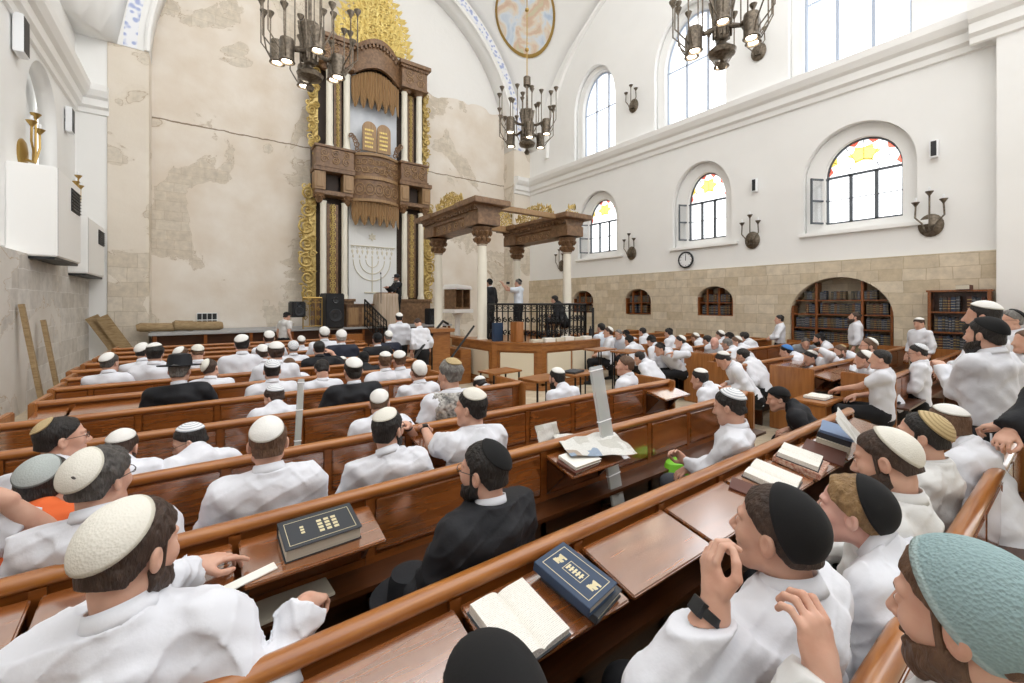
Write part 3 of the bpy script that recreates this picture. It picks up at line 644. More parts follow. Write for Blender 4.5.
# side foliage panels
def foliage(xi, sgn, z0, z1, w, nm):
    q = MB(); f = af_(AY+.22); n = max(3, int((z1-z0)/.55)); h = (z1-z0)/n
    for k in range(n):
        zc = z0+h*(k+.5); ww = w*(.7+.3*math.sin(PI*(k+.5)/n))
        scroll(q, xi+sgn*ww*.52, zc, min(ww*.46, h*.55), 1.8, sgn*(1 if k % 2 else -1), .05, random.random()*3, 18, f, 6)
        scroll(q, xi+sgn*ww*.18, zc+h*.4, h*.24, 1.2, -sgn, .035, random.random()*6, 12, f, 5)
        scroll(q, xi+sgn*ww*.78, zc+h*.42, h*.2, 1.2, sgn, .03, random.random()*6, 12, f, 5)
        for j in range(4): leaf(q, xi+sgn*ww*random.uniform(.2, .75), zc+h*random.uniform(-.5, .5), random.uniform(0, 2*PI), .2, .05, f, .05)
    q.build(nm, 'gold', ark, smooth=True)
    bk = MB(); pts = [(xi, z0+.1), (xi, z1-.1)]+[(xi+sgn*w*(.68+.1*math.sin(k*1.7))*(.55+.45*math.sin(PI*(1-k/12))), z1-.1-(z1-z0-.2)*k/12) for k in range(13)]
    bk.prism(pts, lambda p: af_(AY+.26)(*p), lambda p: af_(AY+.3)(*p)); bk.build(nm+'_ground', 'gold', ark)
foliage(3.28, -1, 1.9, 6.1, .62, 'gilded_side_foliage'); foliage(7.42, 1, 1.9, 6.0, .55, 'gilded_side_foliage')
foliage(3.35, -1, 7.3, 10.9, .42, 'upper_gilded_foliage'); foliage(7.4, 1, 7.2, 10.6, .3, 'upper_gilded_foliage')
# mid entablature: two carved blocks with brackets and a bowed centre
def carved(x0, x1, z0, z1, y0, nm, m='ark_wood', scr=True, mm_='ark_light_wood'):
    q = MB(); ab(q, x0, x1, y0, AY+.35, z0, z1); ab(q, x0-.06, x1+.06, y0-.06, AY+.35, z1-.07, z1+.01); ab(q, x0-.04, x1+.04, y0-.04, AY+.35, z0-.01, z0+.06)
    o = q.build(nm, m, ark, bevel=.008)
    q = MB(); f = af_(y0-.015); w = x1-x0-.16; h = z1-z0-.2; n = max(2, round(w/h/.6)) if h < w else 2
    if scr:
        for k in range(n):
            for s in (-1, 1): scroll(q, x0+.08+w*(k+.5)/n, (z0+z1)/2+s*h*.22, min(w/n*.45, h*.26), 1.5, s*(1 if k % 2 else -1), .022, k, 12, f, 5)
        q.build('carving', mm_, o, smooth=True)
    return o
carved(3.18, 4.45, 6.7, 7.45, AY-.3, 'balcony_block'); carved(6.25, 7.35, 6.7, 7.45, AY-.3, 'balcony_block')
for (x0, x1) in ((3.1, 4.5), (6.2, 7.55)):
    c = (x0+x1)/2
    q = MB(); ab(q, x0, x1, AY-.32, AY+.35, 6.55, 6.7); ab(q, x0+.05, x1-.05, AY-.2, AY+.35, 5.75, 5.9); q.build('entablature', 'ark_wood', ark, bevel=.01)
    for xx in (x0+.22, x1-.22):
        q = MB(); ab(q, xx-.18, xx+.18, AY-.26, AY+.2, 5.9, 6.55); ab(q, xx-.12, xx+.12, AY-.3, AY+.2, 5.98, 6.45); q.build('pilaster_block', 'ark_light_wood', ark, bevel=.015)
        q = MB(); q.lathe([(.06, -.32), (.12, -.25), (.13, -.15), (.2, -.05), (.22, 0)], (xx-A0.x, -.05, 5.78-A0.z), 12)
        for j in range(8):
            a = 2*PI*j/8; q.lathe([(0, -.05), (.05, 0), (0, .05)], (xx-A0.x+.17*math.cos(a), -.05+.17*math.sin(a), 5.66-A0.z), 6)
        q.build('capital', 'ark_wood', ark, smooth=True)
    q = MB(); ab(q, c-.2, c+.2, AY+.1, AY+.2, 5.9, 6.55); q.build('recess', 'ark_dark', ark)
def bowed(x0, x1, z0, z1, bow, nm, m, dz=0, zarch=0, y0=AY-.02, n=20):
    """curved front panel bulging forward"""
    q = MB(); vs = []
    for i in range(n+1):
        t = i/n; x = x0+(x1-x0)*t; y = y0-bow*math.sin(PI*t); za = zarch*math.sin(PI*t)
        for yy, zz in ((y, z0+za), (y, z1+za), (y+.16, z1+za), (y+.16, z0+za)): vs.append((x-A0.x, yy-A0.y, zz-A0.z))
    fs = []
    for i in range(n):
        for k in range(4): fs.append((4*i+k, 4*i+(k+1) % 4, 4*i+4+(k+1) % 4, 4*i+4+k))
    fs += [(0, 3, 2, 1), (4*n, 4*n+1, 4*n+2, 4*n+3)]
    q.add(vs, fs); return q.build(nm, m, ark, smooth=True)
bowed(XA1-.02, XB0+.02, 5.75, 6.5, .38, 'bowed_apron', 'ark_wood'); bowed(XA1-.02, XB0+.02, 6.5, 6.62, .46, 'bowed_cornice', 'ark_light_wood'); bowed(XA1-.02, XB0+.02, 5.68, 5.78, .44, 'bowed_cornice', 'ark_light_wood')
o = bowed(XA1-.02, XB0+.02, 6.62, 7.4, .36, 'bowed_balustrade', 'ark_wood'); bowed(XA1-.02, XB0+.02, 7.38, 7.48, .46, 'bowed_cornice', 'ark_light_wood')
def bf(bow, extra=.02, y0=AY-.02): return lambda a, b_: Vector((a-A0.x, y0-bow*math.sin(PI*min(1, max(0, (a-XA1)/(XB0-XA1))))-extra-A0.y, b_-A0.z))
q = MB()
for k in range(8):
    for s in (-1, 1): scroll(q, XA1+.12+(XB0-XA1-.24)*(k+.5)/8, 7.0+s*.15, .13, 1.5, s*(1 if k % 2 else -1), .025, k, 12, bf(.36), 5)
q.build('carving', 'ark_light_wood', o, smooth=True)
q = MB()
for k in range(5):
    x = XA1+.1+(XB0-XA1-.2)*(k+.5)/5
    for rr in (.1, .2): q.tube([bf(.38)(x+rr*.8*math.cos(a*PI/8), 6.13+rr*1.1*math.sin(a*PI/8)) for a in range(17)], .018, 5)
q.build('oval_carving', 'ark_light_wood', ark, smooth=True)
# valances: pleated pointed pelmets
def valance(z0, drop, bow, nm, zarch=0):
    n = 36; q = MB(); vs = []; fs = []
    for i in range(n*2+1):
        t = i/(2*n); x = XA1+.02+(XB0-XA1-.04)*t; pl = .03*math.sin(t*n*PI*1.0); y = AY-.02-bow*math.sin(PI*t)+pl
        tip = drop*(.55+.4*abs(math.sin(t*PI*6.5)))
        for yy, zz in ((y, z0+zarch*math.sin(PI*t)), (y, z0-tip), (y+.03, z0-tip), (y+.03, z0+zarch*math.sin(PI*t))): vs.append((x-A0.x, yy-A0.y, zz-A0.z))
    for i in range(2*n):
        for k in range(4): fs.append((4*i+k, 4*i+(k+1) % 4, 4*i+4+(k+1) % 4, 4*i+4+k))
    q.add(vs, fs); q.build(nm, 'ark_light_wood', ark)
valance(5.7, .95, .3, 'pleated_valance'); valance(10.3, 1.15, .12, 'upper_pleated_valance', .35)
# upper entablature
for x0, x1 in ((3.25, 4.45), (6.3, 7.35)):
    carved(x0, x1, 10.4, 11.25, AY-.28, 'upper_block')
    q = MB(); ab(q, x0-.12, x1+.12, AY-.42, AY+.35, 11.25, 11.4)
    for k in range(10): x = x0+(x1-x0)*(k+.5)/10; ab(q, x-.035, x+.035, AY-.36, AY-.28, 11.13, 11.25)
    q.build('upper_cornice', 'ark_wood', ark, bevel=.008)
    for xx in (x0+.3, x1-.25):
        q = MB(); q.lathe([(.13, 0), (.15, .06), (.2, .14)], (xx-A0.x, 0, 10.27-A0.z), 10); q.build('capital', 'ark_wood', ark, smooth=True)
bowed(XA1-.02, XB0+.06, 10.35, 11.2, .3, 'upper_bowed_frieze', 'ark_wood', zarch=.4); bowed(XA1-.02, XB0+.06, 11.2, 11.38, .42, 'upper_bowed_cornice', 'ark_wood', zarch=.4)
q = MB()
for k in range(14):
    t = (k+.5)/14; x = XA1+(XB0-XA1)*t; y = AY-.02-.36*math.sin(PI*t); z = 11.1+.4*math.sin(PI*t); ab(q, x-.035, x+.035, y-.05, y+.05, z-.02, z+.12)
q.build('dentils', 'ark_wood', ark)
# gold crest: openwork of scrolls and leaves rising to a point
q = MB(); f = af_(AY-.1); g = MB(); out_ = []
def crest_w(t): return 1.22*(1-t**1.8)+.1
for row in range(9):
    t = row/9; z = 11.75+2.6*t; w = crest_w(t); n = max(1, round(w/.2))
    for k in range(-n, n+1):
        x = 5.3+w*.92*k/max(n, 1); s = 1 if k >= 0 else -1
        scroll(q, x, z+random.uniform(-.06, .06)-.1*abs(k)/max(n, 1), .17, 1.5, s*(1 if row % 2 else -1), .035, random.random()*6, 12, f, 5)
        leaf(q, x+.05*s, z, PI/2-s*.6+random.uniform(-.4, .4), .32, .08, f, .08)
for s in (-1, 1):
    for k in range(10):
        t = k/10; leaf(q, 5.3+s*crest_w(t)*.95, 11.65+2.6*t, PI/2-s*1.0, .36, .1, f, .08)
q.build('gilded_crest', 'gold_bright', ark, smooth=True)
bk = MB(); pts = [(5.3-crest_w(k/12)*.86, 11.6+2.55*k/12) for k in range(13)]+[(5.3+crest_w(k/12)*.86, 11.6+2.55*k/12) for k in range(12, -1, -1)]
bk.prism(pts, lambda p: af_(AY-.05)(*p), lambda p: af_(AY)(*p)); bk.build('crest_ground', 'gold_bright', ark)
# tablets of the law
for i, x in enumerate((5.05, 5.6)):
    w = .26; y = AY-.22
    q = MB(); q.prism([(x-w, 7.6), (x+w, 7.6)]+[(x+w*math.cos(PI*k/12), 8.45+w*math.sin(PI*k/12)) for k in range(13)], lambda p: af_(y)(*p), lambda p: af_(y+.08)(*p)); tb_ = q.build('tablet', 'ark_light_wood', ark, bevel=.01)
    q = MB()
    for k in range(5):
        z = 7.72+k*.155; xx = x-.18
        for j in range(5):
            ww = random.uniform(.03, .07)
            ab(q, xx, xx+ww, y-.015, y, z, z+.07); xx += ww+.015
            if xx > x+.17: break
    q.build('gilt_lettering', 'gold_bright', tb_)
f = af_(AY-.2)
for s in (-1, 1):
    q = MB()
    for k in range(5): scroll(q, 5.33+s*(.72+.05*k), 7.6+.16*k*(1-k*.08), .11, 1.4, s, .03, k, 12, f, 5)
    q.build('tablet_carving', 'ark_wood', ark, smooth=True)
# embroidered menorah curtain
q = MB(); f = af_(AY+.26)
for k in range(1, 4):
    q.tube([f(5.3+.24*k*math.cos(a), 3.55-.24*k*math.sin(a)*1.1) for a in [PI*j/14 for j in range(15)]], .018, 5)
q.tube([f(5.3, 2.3), f(5.3, 3.62)], .02, 5); q.tube([f(5.0, 2.3), f(5.6, 2.3)], .03, 5)
for k in range(-3, 4): leaf(q, 5.3+.24*k, 3.6, PI/2, .16, .04, f, .02)
for k in range(9):
    x = 4.55+k*.19; scroll(q, x, 4.0, .07, 1, 1, .015, 0, 8, f, 4); leaf(q, x, 3.95, -PI/2, .2, .05, f, .02)
q.tube([f(4.5, 4.08), f(6.2, 4.08)], .02, 5)
for a in range(6): leaf(q, 5.3, 4.45, a*PI/3+PI/6, .17, .06, f, .02)
q.build('embroidery', 'foil', ark, smooth=True)
# ---------------------------------------------------------------- things before the ark
# reading stand with draped cloth and its stairs / cabinet
p = pY(386, 300, 14.9); e = empty('draped_lectern', (p.x, 14.9, 1.07), 0, 'tall lectern draped in a beige striped cloth before the ark', 'lectern')
q = MB(); n = 40; vs = []; 
for lv_, (z, w, d) in enumerate(((.0, .42, .34), (.5, .4, .32), (1.0, .36, .3), (1.13, .36, .3), (1.17, .33, .27))):
    for k in range(n):
        a = 2*PI*k/n; ca, sa = math.cos(a), math.sin(a); m_ = 1/max(abs(ca), abs(sa))*.9+.1; pl = 1+.05*math.sin(a*11)*(1 if lv_ < 3 else .2)
        vs.append((w*ca*m_*pl, d*sa*m_*pl, z-1.07 if lv_ == 0 else z))
fs = [(i*n+k, i*n+(k+1) % n, (i+1)*n+(k+1) % n, (i+1)*n+k) for i in range(4) for k in range(n)]+[tuple(4*n+k for k in range(n))]
vs = [(x, y, max(z, .002)) for x, y, z in vs]
q.add(vs, fs); q.build('cloth_drape', 'beige_cloth', e, smooth=True)
q = MB(); q.box(-.28, .28, -.22, .22, 1.16, 1.2); q.build('book_rest', 'pew_wood', e)
p = pY(381, 300, 14.6); q = MB(); q.tube([(0, 0, 0), (0, 0, 1.75)], .014, 6); q.lathe([(.16, 0), (.16, .02), (.02, .04)], n=14); q.tube([(0, 0, 1.7), (.06, .2, 1.85)], .01, 5); q.lathe([(0, -.05), (.03, 0), (0, .06)], (.06, .2, 1.87), 8)
tag(q.build('microphone_stand', 'black_metal', None, smooth=True, loc=(p.x, 14.6, 1.07)), 'thin black microphone stand beside the draped lectern', 'microphone stand')
def cabinet(px, w, z1, y, m, lb, nm='wooden_cabinet'):
    p = pY(px, 320, y); e = empty(nm, (p.x, y, 1.07), 0, lb, 'cabinet')
    q = MB(); q.box(-w/2, w/2, -.25, .25, 0, z1); q.build('body', m, e, bevel=.01)
    q = MB(); q.box(-w/2-.04, w/2+.04, -.3, .3, z1, z1+.05); q.build('top_board', m, e, bevel=.01)
    for s in (-1, 1): q = MB(); q.box(s*w/4-w*.19, s*w/4+w*.19, -.275, -.25, .08, z1-.08); q.build('door', 'ark_light_wood', e, bevel=.01)
cabinet(358, .9, .75, 15.3, 'ark_wood', 'dark carved wooden cabinet under the ark curtain')
def pa(px, w, h, lb, z=1.07, y=15.0, rz=0.2):
    p = pY(px, 320, y); e = empty('loudspeaker', (p.x, y, z), rz, lb, 'loudspeaker', 'black loudspeakers by the ark')
    q = MB(); q.box(-w/2, w/2, -w*.42, w*.42, .0, h); q.build('cabinet', 'black_plastic', e, bevel=.03)
    q = MB()
    for zc, r in ((h*.36, w*.36), (h*.8, w*.18)): q.lathe([(r, 0), (r*.9, .02), (r*.4, -.01), (0, 0)], (0, -w*.43, zc), 20, M=Matrix.Rotation(PI/2, 4, 'X'), cap=False)
    q.build('driver', 'frame_dark', e, smooth=True)
pa(332, .62, 1.15, 'tall black loudspeaker left of the ark curtain'); pa(297, .42, .5, 'small black loudspeaker beside the left iron railing', z=1.45, y=14.95)
pa(431, .4, .62, 'black loudspeaker right of the ark steps', y=15.2)
# iron railings
def railing(nm, pts, h, lb, pitch=.11, scr=True, z0=0, grp=None, m='black_metal', slope=0):
    """pts: list of (x,y,z) posts bottoms"""
    P0 = Vector(pts[0]); e = empty(nm, P0, 0, lb, 'railing', grp)
    for a, b_ in zip(pts[:-1], pts[1:]):
        a = Vector(a)-P0; b_ = Vector(b_)-P0; d = b_-a; L_ = Vector((d.x, d.y, 0)).length
        q = MB(); q.tube([a+Vector((0, 0, h)), b_+Vector((0, 0, h))], .028, 6); q.build('hand_rail', m, e, smooth=True)
        q = MB(); q.tube([a+Vector((0, 0, .08)), b_+Vector((0, 0, .08))], .015, 5); q.tube([a+Vector((0, 0, h*.84)), b_+Vector((0, 0, h*.84))], .012, 5)
        q.tube([a, a+Vector((0, 0, h))], .022, 6); q.tube([b_, b_+Vector((0, 0, h))], .022, 6)
        n = max(2, int(L_/pitch))
        for k in range(1, n): c = a+d*k/n; q.tube([c+Vector((0, 0, .08)), c+Vector((0, 0, h))], .016, 5)
        if scr:
            for k in range(n):
                c = a+d*(k+.5)/n; ax = d.normalized()
                fz = lambda u, v, c=c, ax=ax: c+ax*u+Vector((0, 0, v))
                for s in (-1, 1): 
                    scroll(q, 0, h*.5+s*h*.14, pitch*.45, 1.3, s, .017, PI/2*s, 10, fz, 4)
                q.tube([fz(pitch*.36*math.cos(j*PI/4), h*.92+pitch*.3*math.sin(j*PI/4)) for j in range(9)], .008, 4)
        q.build('balusters', m, e, smooth=True)
    return e
p = pY(303, 340, 14.9); p2 = pY(322, 340, 14.9)
railing('iron_railing', [(p.x, 14.9, 1.07), (p2.x, 14.9, 1.07)], 1.0, 'ornate iron railing at the left of the ark, next to a loudspeaker', .16, m='brass')
p = pY(399, 340, 14.9); railing('iron_railing', [(4.55, 14.95, 1.07), (4.95, 13.9, .35)], .95, 'sloping iron stair railing beside the draped lectern', .14)
q = MB()
for k in range(4): q.box(-.5, .5, -.3*k-.3, -.3*k, 0, .85-.22*k)
tag(q.build('wooden_steps', 'end_wood', None, loc=(3.9, 14.98, 0), bevel=.01), 'short flight of wooden steps up to the stage before the ark', 'steps')
# ---------------------------------------------------------------- bimah (reader's platform)
PL = [(5.2, 11.35), (5.2, 7.9), (5.9, 7.0), (7.75, 7.0), (8.55, 7.8), (8.55, 11.35)]
B0 = Vector((6.9, 9.1, 0)); bim = empty('reading_platform', B0, 0, 'raised octagonal wooden platform with cream panels in the middle of the hall', 'platform')
def poly_in(P, d):
    c = Vector((6.87, 9.2)); out = []
    for x, y in P: v = Vector((x, y))-c; out.append((c.x+v.x*(1-d/v.length), c.y+v.y*(1-d/v.length)))
    return out
def pprism(P, z0, z1, nm, m, par, bev=.01):
    q = MB(); q.prism(P, lambda p: (p[0]-B0.x, p[1]-B0.y, z0), lambda p: (p[0]-B0.x, p[1]-B0.y, z1)); return q.build(nm, m, par, bevel=bev)
pprism(poly_in(PL, .06), 0, .86, 'base', 'bimah_wood', bim); pprism(poly_in(PL, -.03), .0, .1, 'skirting', 'bimah_wood', bim)
# counter ring round the front: top shelf + frieze
fr_ = PL[:]
for i in range(5):
    a, b_ = Vector(PL[i]), Vector(PL[i+1]); ai, bi = Vector(poly_in(PL, .42)[i]), Vector(poly_in(PL, .42)[i+1])
    if i in (0, 4): 
        pass
    q = MB(); q.prism([tuple(a), tuple(b_), tuple(bi), tuple(ai)], lambda p: (p[0]-B0.x, p[1]-B0.y, .98), lambda p: (p[0]-B0.x, p[1]-B0.y, 1.03)); q.v = [(v[0], v[1], v[2]) for v in q.v]; q.build('counter_top', 'bimah_wood', bim, bevel=.008)
    d = (b_-a); Ld = d.length; d.normalize(); nn = Vector((d.y, -d.x)); nn = nn if nn.dot(a-Vector((6.87, 9.2))) > 0 else -nn
    def Q(u, w, z): v = a+d*u+nn*w; return (v.x-B0.x, v.y-B0.y, z)
    q = MB()
    for (u0, u1, z0, z1, w) in ((0, Ld, .84, .98, -.02), (0, .12, 0, .98, -.01), (Ld-.12, Ld, 0, .98, -.01), (0, Ld, .0, .16, -.01)):
        vs = [Q(u, ww, z) for u in (u0, u1) for ww in (-.08, w) for z in (z0, z1)]; q.add(vs, [(0, 1, 3, 2), (4, 6, 7, 5), (0, 4, 5, 1), (2, 3, 7, 6), (0, 2, 6, 4), (1, 5, 7, 3)])
    q.build('panel_frame', 'bimah_wood', bim, bevel=.006)
    np_ = 2 if Ld > 1.6 else 1
    for k in range(np_):
        u0 = .16+(Ld-.32)*k/np_+.03; u1 = .16+(Ld-.32)*(k+1)/np_-.03
        vs = [Q(u, ww, z) for u in (u0, u1) for ww in (-.06, -.03) for z in (.2, .8)]; q = MB(); q.add(vs, [(0, 1, 3, 2), (4, 6, 7, 5), (0, 4, 5, 1), (2, 3, 7, 6), (0, 2, 6, 4), (1, 5, 7, 3)])
        q.build('cream_panel', 'cream_panel', bim, bevel=.006)
RP = poly_in(PL, .38); rr = railing('platform_railing', [(RP[1][0], RP[1][1]+.35, .87), (RP[1][0]+.0, RP[1][1], .87), (RP[2][0], RP[2][1], .87), (RP[3][0], RP[3][1], .87), (RP[4][0], RP[4][1], .87), (RP[4][0], 9.9, .87)], 1.0, 'black wrought iron railing with scrollwork around the reading platform', .13)
# canopy
CO = {'A': (5.45, 11.05), 'B': (5.45, 8.7), 'C': (8.26, 11.05), 'D': (8.26, 8.7)}
can = empty('platform_canopy', (6.86, 9.88, .86), 0, 'carved brown canopy on four white columns over the reading platform', 'canopy'); K0 = Vector(can.location)
for nm, (x, y) in CO.items():
    c = (x-K0.x, y-K0.y, 0)
    q = MB(); q.lathe([(.17, 0), (.17, .1), (.14, .16), (.115, .2), (.12, 1.3), (.105, 2.42), (.13, 2.45)], c, 18); q.build('column', 'cream_column', can, smooth=True)
    q = MB(); q.lathe([(.11, 2.42), (.15, 2.5), (.14, 2.6), (.2, 2.7), (.24, 2.82), (.25, 2.86), (.2, 2.88)], c, 16)
    for lev, r_, zz in ((0, .17, 2.56), (1, .21, 2.72)):
        for j in range(10): a = 2*PI*(j+.5*lev)/10; q.lathe([(0, -.07), (.045, -.02), (.055, .03), (0, .07)], (c[0]+r_*math.cos(a), c[1]+r_*math.sin(a), zz), 7)
    q.build('capital', 'ark_wood', can, smooth=True)
def beam(x0, x1, y0, y1, z0, h, nm, den=True, w=.24):
    prof = [(-w, 0), (w, 0), (w, h*.42), (w+.05, h*.46), (w+.05, h*.6), (w+.16, h*.78), (w+.22, h*.84), (w+.22, h), (-w-.22, h), (-w-.22, h*.84), (-w-.16, h*.78), (-w-.05, h*.6), (-w-.05, h*.46), (-w, h*.42)]
    q = MB(); al = (y1-y0) > (x1-x0)
    if al: q.prism(prof, lambda p: (x0-K0.x+p[0], y0-K0.y, z0-K0.z+p[1]), lambda p: (x0-K0.x+p[0], y1-K0.y, z0-K0.z+p[1]))
    else: q.prism(prof, lambda p: (x0-K0.x, y0-K0.y+p[0], z0-K0.z+p[1]), lambda p: (x1-K0.x, y0-K0.y+p[0], z0-K0.z+p[1]))
    L_ = (y1-y0) if al else (x1-x0); n = int(L_/.13)
    if den:
        for s in (-1, 1):
            for k in range(n):
                t = (k+.5)*L_/n
                if al: x = x0+s*(w+.09)-K0.x; q.box(x-.04, x+.04, y0+t-.035-K0.y, y0+t+.035-K0.y, z0+h*.6-K0.z, z0+h*.74-K0.z)
                else: y = y0+s*(w+.09)-K0.y; q.box(x0+t-.035-K0.x, x0+t+.035-K0.x, y-.04, y+.04, z0+h*.6-K0.z, z0+h*.74-K0.z)
    o = q.build(nm, 'ark_wood', can)
    q = MB()
    for s in (-1, 1):
        for k in range(int(L_/.3)):
            t = (k+.5)*L_/int(L_/.3)
            if al: fz = lambda u, v, s=s: (x0+s*(w+.01)-K0.x, y0+t+u-K0.y, z0+h*.22+v-K0.z)
            else: fz = lambda u, v, s=s: (x0+t+u-K0.x, y0+s*(w+.01)-K0.y, z0+h*.22+v-K0.z)
            scroll(q, 0, 0, .1, 1.4, s*(1 if k % 2 else -1), .016, k, 10, fz, 4)
    q.build('beam_carving', 'ark_light_wood', o, smooth=True)
for x in (5.45, 8.26): beam(x, x, 8.42, 11.35, 3.74, .58, 'side_beam')
for nm, (x, y) in CO.items():
    q = MB(); q.box(x-.31-K0.x, x+.31-K0.x, y-.33-K0.y, y+.33-K0.y, 3.74-K0.z, 4.02-K0.z); q.box(x-.5-K0.x, x+.5-K0.x, y-.5-K0.y, y+.5-K0.y, 4.2-K0.z, 4.335-K0.z); q.build('corner_block', 'ark_wood', can, bevel=.012)
q = MB(); q.box(5.7-K0.x, 8.0-K0.x, 8.62-K0.y, 8.78-K0.y, 4.2-K0.z, 4.33-K0.z); q.box(5.7-K0.x, 8.0-K0.x, 10.97-K0.y, 11.13-K0.y, 4.15-K0.z, 4.33-K0.z); q.build('cross_beam', 'ark_light_wood', can, bevel=.01)
def crest(a, b_, zb, hmax, nm):
    a, b_ = Vector(a), Vector(b_); d = b_-a; L_ = d.length; d.normalize(); q = MB(); n = int(L_/.11)
    for k in range(n):
        t = (k+.5)/n; hh = hmax*(.55+.45*math.sin(PI*t)); 
        fz = lambda u, v, t=t: (a.x+d.x*(t*L_+u)-K0.x, a.y+d.y*(t*L_+u)-K0.y, zb+v-K0.z)
        for lv_ in range(max(1, int(hh/.14))): scroll(q, random.uniform(-.03, .03), .08+lv_*.14, .085, 1.3, 1 if (k+lv_) % 2 else -1, .022, random.random()*6, 10, fz, 4)
        for j in range(2):
            an_ = PI/2+random.uniform(-.7, .7); bx, bz = random.uniform(-.05, .05), hh*random.uniform(.5, .8)
            P = [(0, 0), (.07, .03), (.16, 0), (.07, -.03)]; vs = [fz(bx+x*math.cos(an_)-y*math.sin(an_), bz+x*math.sin(an_)+y*math.cos(an_)) for x, y in P]
            vs += [(v[0]+d.y*.02, v[1]-d.x*.02, v[2]) for v in vs]; q.add(vs, [(0, 1, 2, 3), (7, 6, 5, 4), (0, 4, 5, 1), (1, 5, 6, 2), (2, 6, 7, 3), (3, 7, 4, 0)])
    q.build(nm, 'gold', can, smooth=True)
crest((5.45, 9.6), (5.45, 11.2), 4.33, .62, 'gilded_cresting'); crest((5.6, 11.05), (8.1, 11.05), 4.33, .68, 'gilded_cresting'); crest((8.26, 9.3), (8.26, 11.1), 4.33, .62, 'gilded_cresting'); crest((8.1, 8.55), (8.5, 8.55), 4.33, .35, 'gilded_cresting')
# things on / round the platform
def lect(loc, rz, w, h, d, lb, nm='wooden_lectern', m='bimah_wood'):
    e = empty(nm, loc, rz, lb, 'lectern'); q = MB(); q.box(-w/2, w/2, -d/2, d/2, 0, h); q.build('body', m, e, bevel=.01)
    q = MB(); M = Matrix.Translation((0, 0, h)) @ Matrix.Rotation(.25, 4, 'X'); q.box(-w/2-.04, w/2+.04, -d/2-.05, d/2+.05, 0, .04, M); q.build('sloping_top', m, e, bevel=.008)
p = pY(461, 300, 9.9); 
e = empty('wooden_lectern', (6.75, 12.3, .0), .3, 'open wooden reading lectern with a white cover behind the platform stairs', 'lectern')
q = MB(); q.box(-.36, -.3, -.25, .25, 1.75, 2.35); q.box(.3, .36, -.25, .25, 1.75, 2.35); q.box(-.36, .36, .2, .25, 1.75, 2.35); q.box(-.36, .36, -.25, .25, 1.7, 1.76); q.box(-.03, .03, -.25, .2, 1.76, 2.33); q.build('open_box', 'ark_wood', e, bevel=.01)
q = MB(); q.prism([(-.32, 2.34), (.32, 2.34), (.26, 2.46), (-.26, 2.5)], lambda p: (p[0]*1.3, -.32, p[1]), lambda p: (p[0]*1.3, .3, p[1])); q.build('white_cover', 'white_paint', e, bevel=.02)
q = MB(); q.box(-.45, .45, -.3, .3, 1.58, 1.7); q.lathe([(.3, 0), (.3, .06), (.1, .12), (.09, 1.4), (.2, 1.58)], n=14); q.build('pedestal', 'white_paint', e, smooth=True)
# stairs with hand rail
e = empty('platform_stairs', (4.75, 8.8, 0), 0, 'wooden stairs climbing to the left side of the reading platform', 'stairs')
q = MB()
for k in range(4): q.box(-.55+.22*k, .4, -.1, .9, .0 if k == 0 else .2*k, .2*(k+1))
q.build('steps', 'bimah_wood', e, bevel=.01)
q = MB(); q.box(-.6, .42, .9, .96, 0, 1.0); q.build('side_board', 'ark_light_wood', e, bevel=.01)
q = MB(); 
pts = [pD(404, 374, 8.2), pD(420, 350, 8.8), pD(432, 335, 9.3), pD(443, 321, 9.8), pD(448, 324, 10.0)]
q.tube([v-Vector((4.75, 8.8, 0)) for v in pts], .028, 6)
for v in (pts[0], pts[2]): q.tube([v-Vector((4.75, 8.8, 0)), Vector((v.x-4.75, v.y-8.8, 0))], .018, 6)
pts = [pD(441, 372, 8.6), pD(474, 326, 9.6)]; q.tube([v-Vector((4.75, 8.8, 0)) for v in pts], .024, 6); q.tube([pts[0]-Vector((4.75, 8.8, 0)), Vector((pts[0].x-4.75, pts[0].y-8.8, 0))], .018, 6)
q.build('hand_rail', 'black_metal', e, smooth=True)
# brown post base under the rear left column
q = MB(); p = pD(437, 345, 9.6); q.box(-.22, .22, -.22, .22, 0, 1.25); q.box(-.3, .3, -.3, .3, 1.25, 1.33); q.box(-.26, .26, -.26, .26, 0, .15); tag(q.build('newel_post', 'bimah_wood', None, loc=(p.x, p.y, 0), bevel=.01), 'square brown wooden newel post at the foot of the platform stairs', 'post')
p = pD(478, 340, 9.9); bx = MB(); bx.box(-.12, .12, -.05, .05, 0, .42); tag(bx.build('stacked_binder', 'book_navy', None, loc=(5.42, 8.0, 1.03), bevel=.01), 'navy blue binder standing at the left end of the platform counter', 'binder')
bx = MB(); bx.box(-.1, .1, -.12, .12, 0, .45); tag(bx.build('wooden_box', 'end_wood', None, loc=(5.68, 7.6, 1.03), bevel=.01), 'upright wooden box on the platform counter beside the navy binder', 'box')
for i, (x, y, h, m_) in enumerate([(5.95, 7.25, .1, 'page_edge'), (6.25, 7.18, .14, 'paper'), (6.55, 7.2, .12, 'page_edge'), (6.85, 7.2, .15, 'paper'), (7.15, 7.2, .1, 'page_edge'), (7.45, 7.2, .12, 'paper')]):
    bx = MB(); bx.box(-.13, .13, -.09, .09, 0, h*.62); o = bx.build('paper_stack', m_, None, loc=(x, y, 1.031), rz=random.uniform(-.2, .2), bevel=.006)
    tag(o, ['leftmost', 'second from left', 'third from left', 'fourth from left', 'fifth from left', 'rightmost'][i]+' of the paper stacks lined along the platform counter', 'papers', 'paper stacks on the counter')
bx = MB(); bx.lathe([(.04, 0), (.045, .05), (.045, .2), (.02, .25), (.02, .3), (0, .3)], n=12); tag(bx.build('bottle', 'black_plastic', None, smooth=True, loc=(7.72, 7.3, 1.031)), 'dark bottle standing on the platform counter by the railing corner', 'bottle')
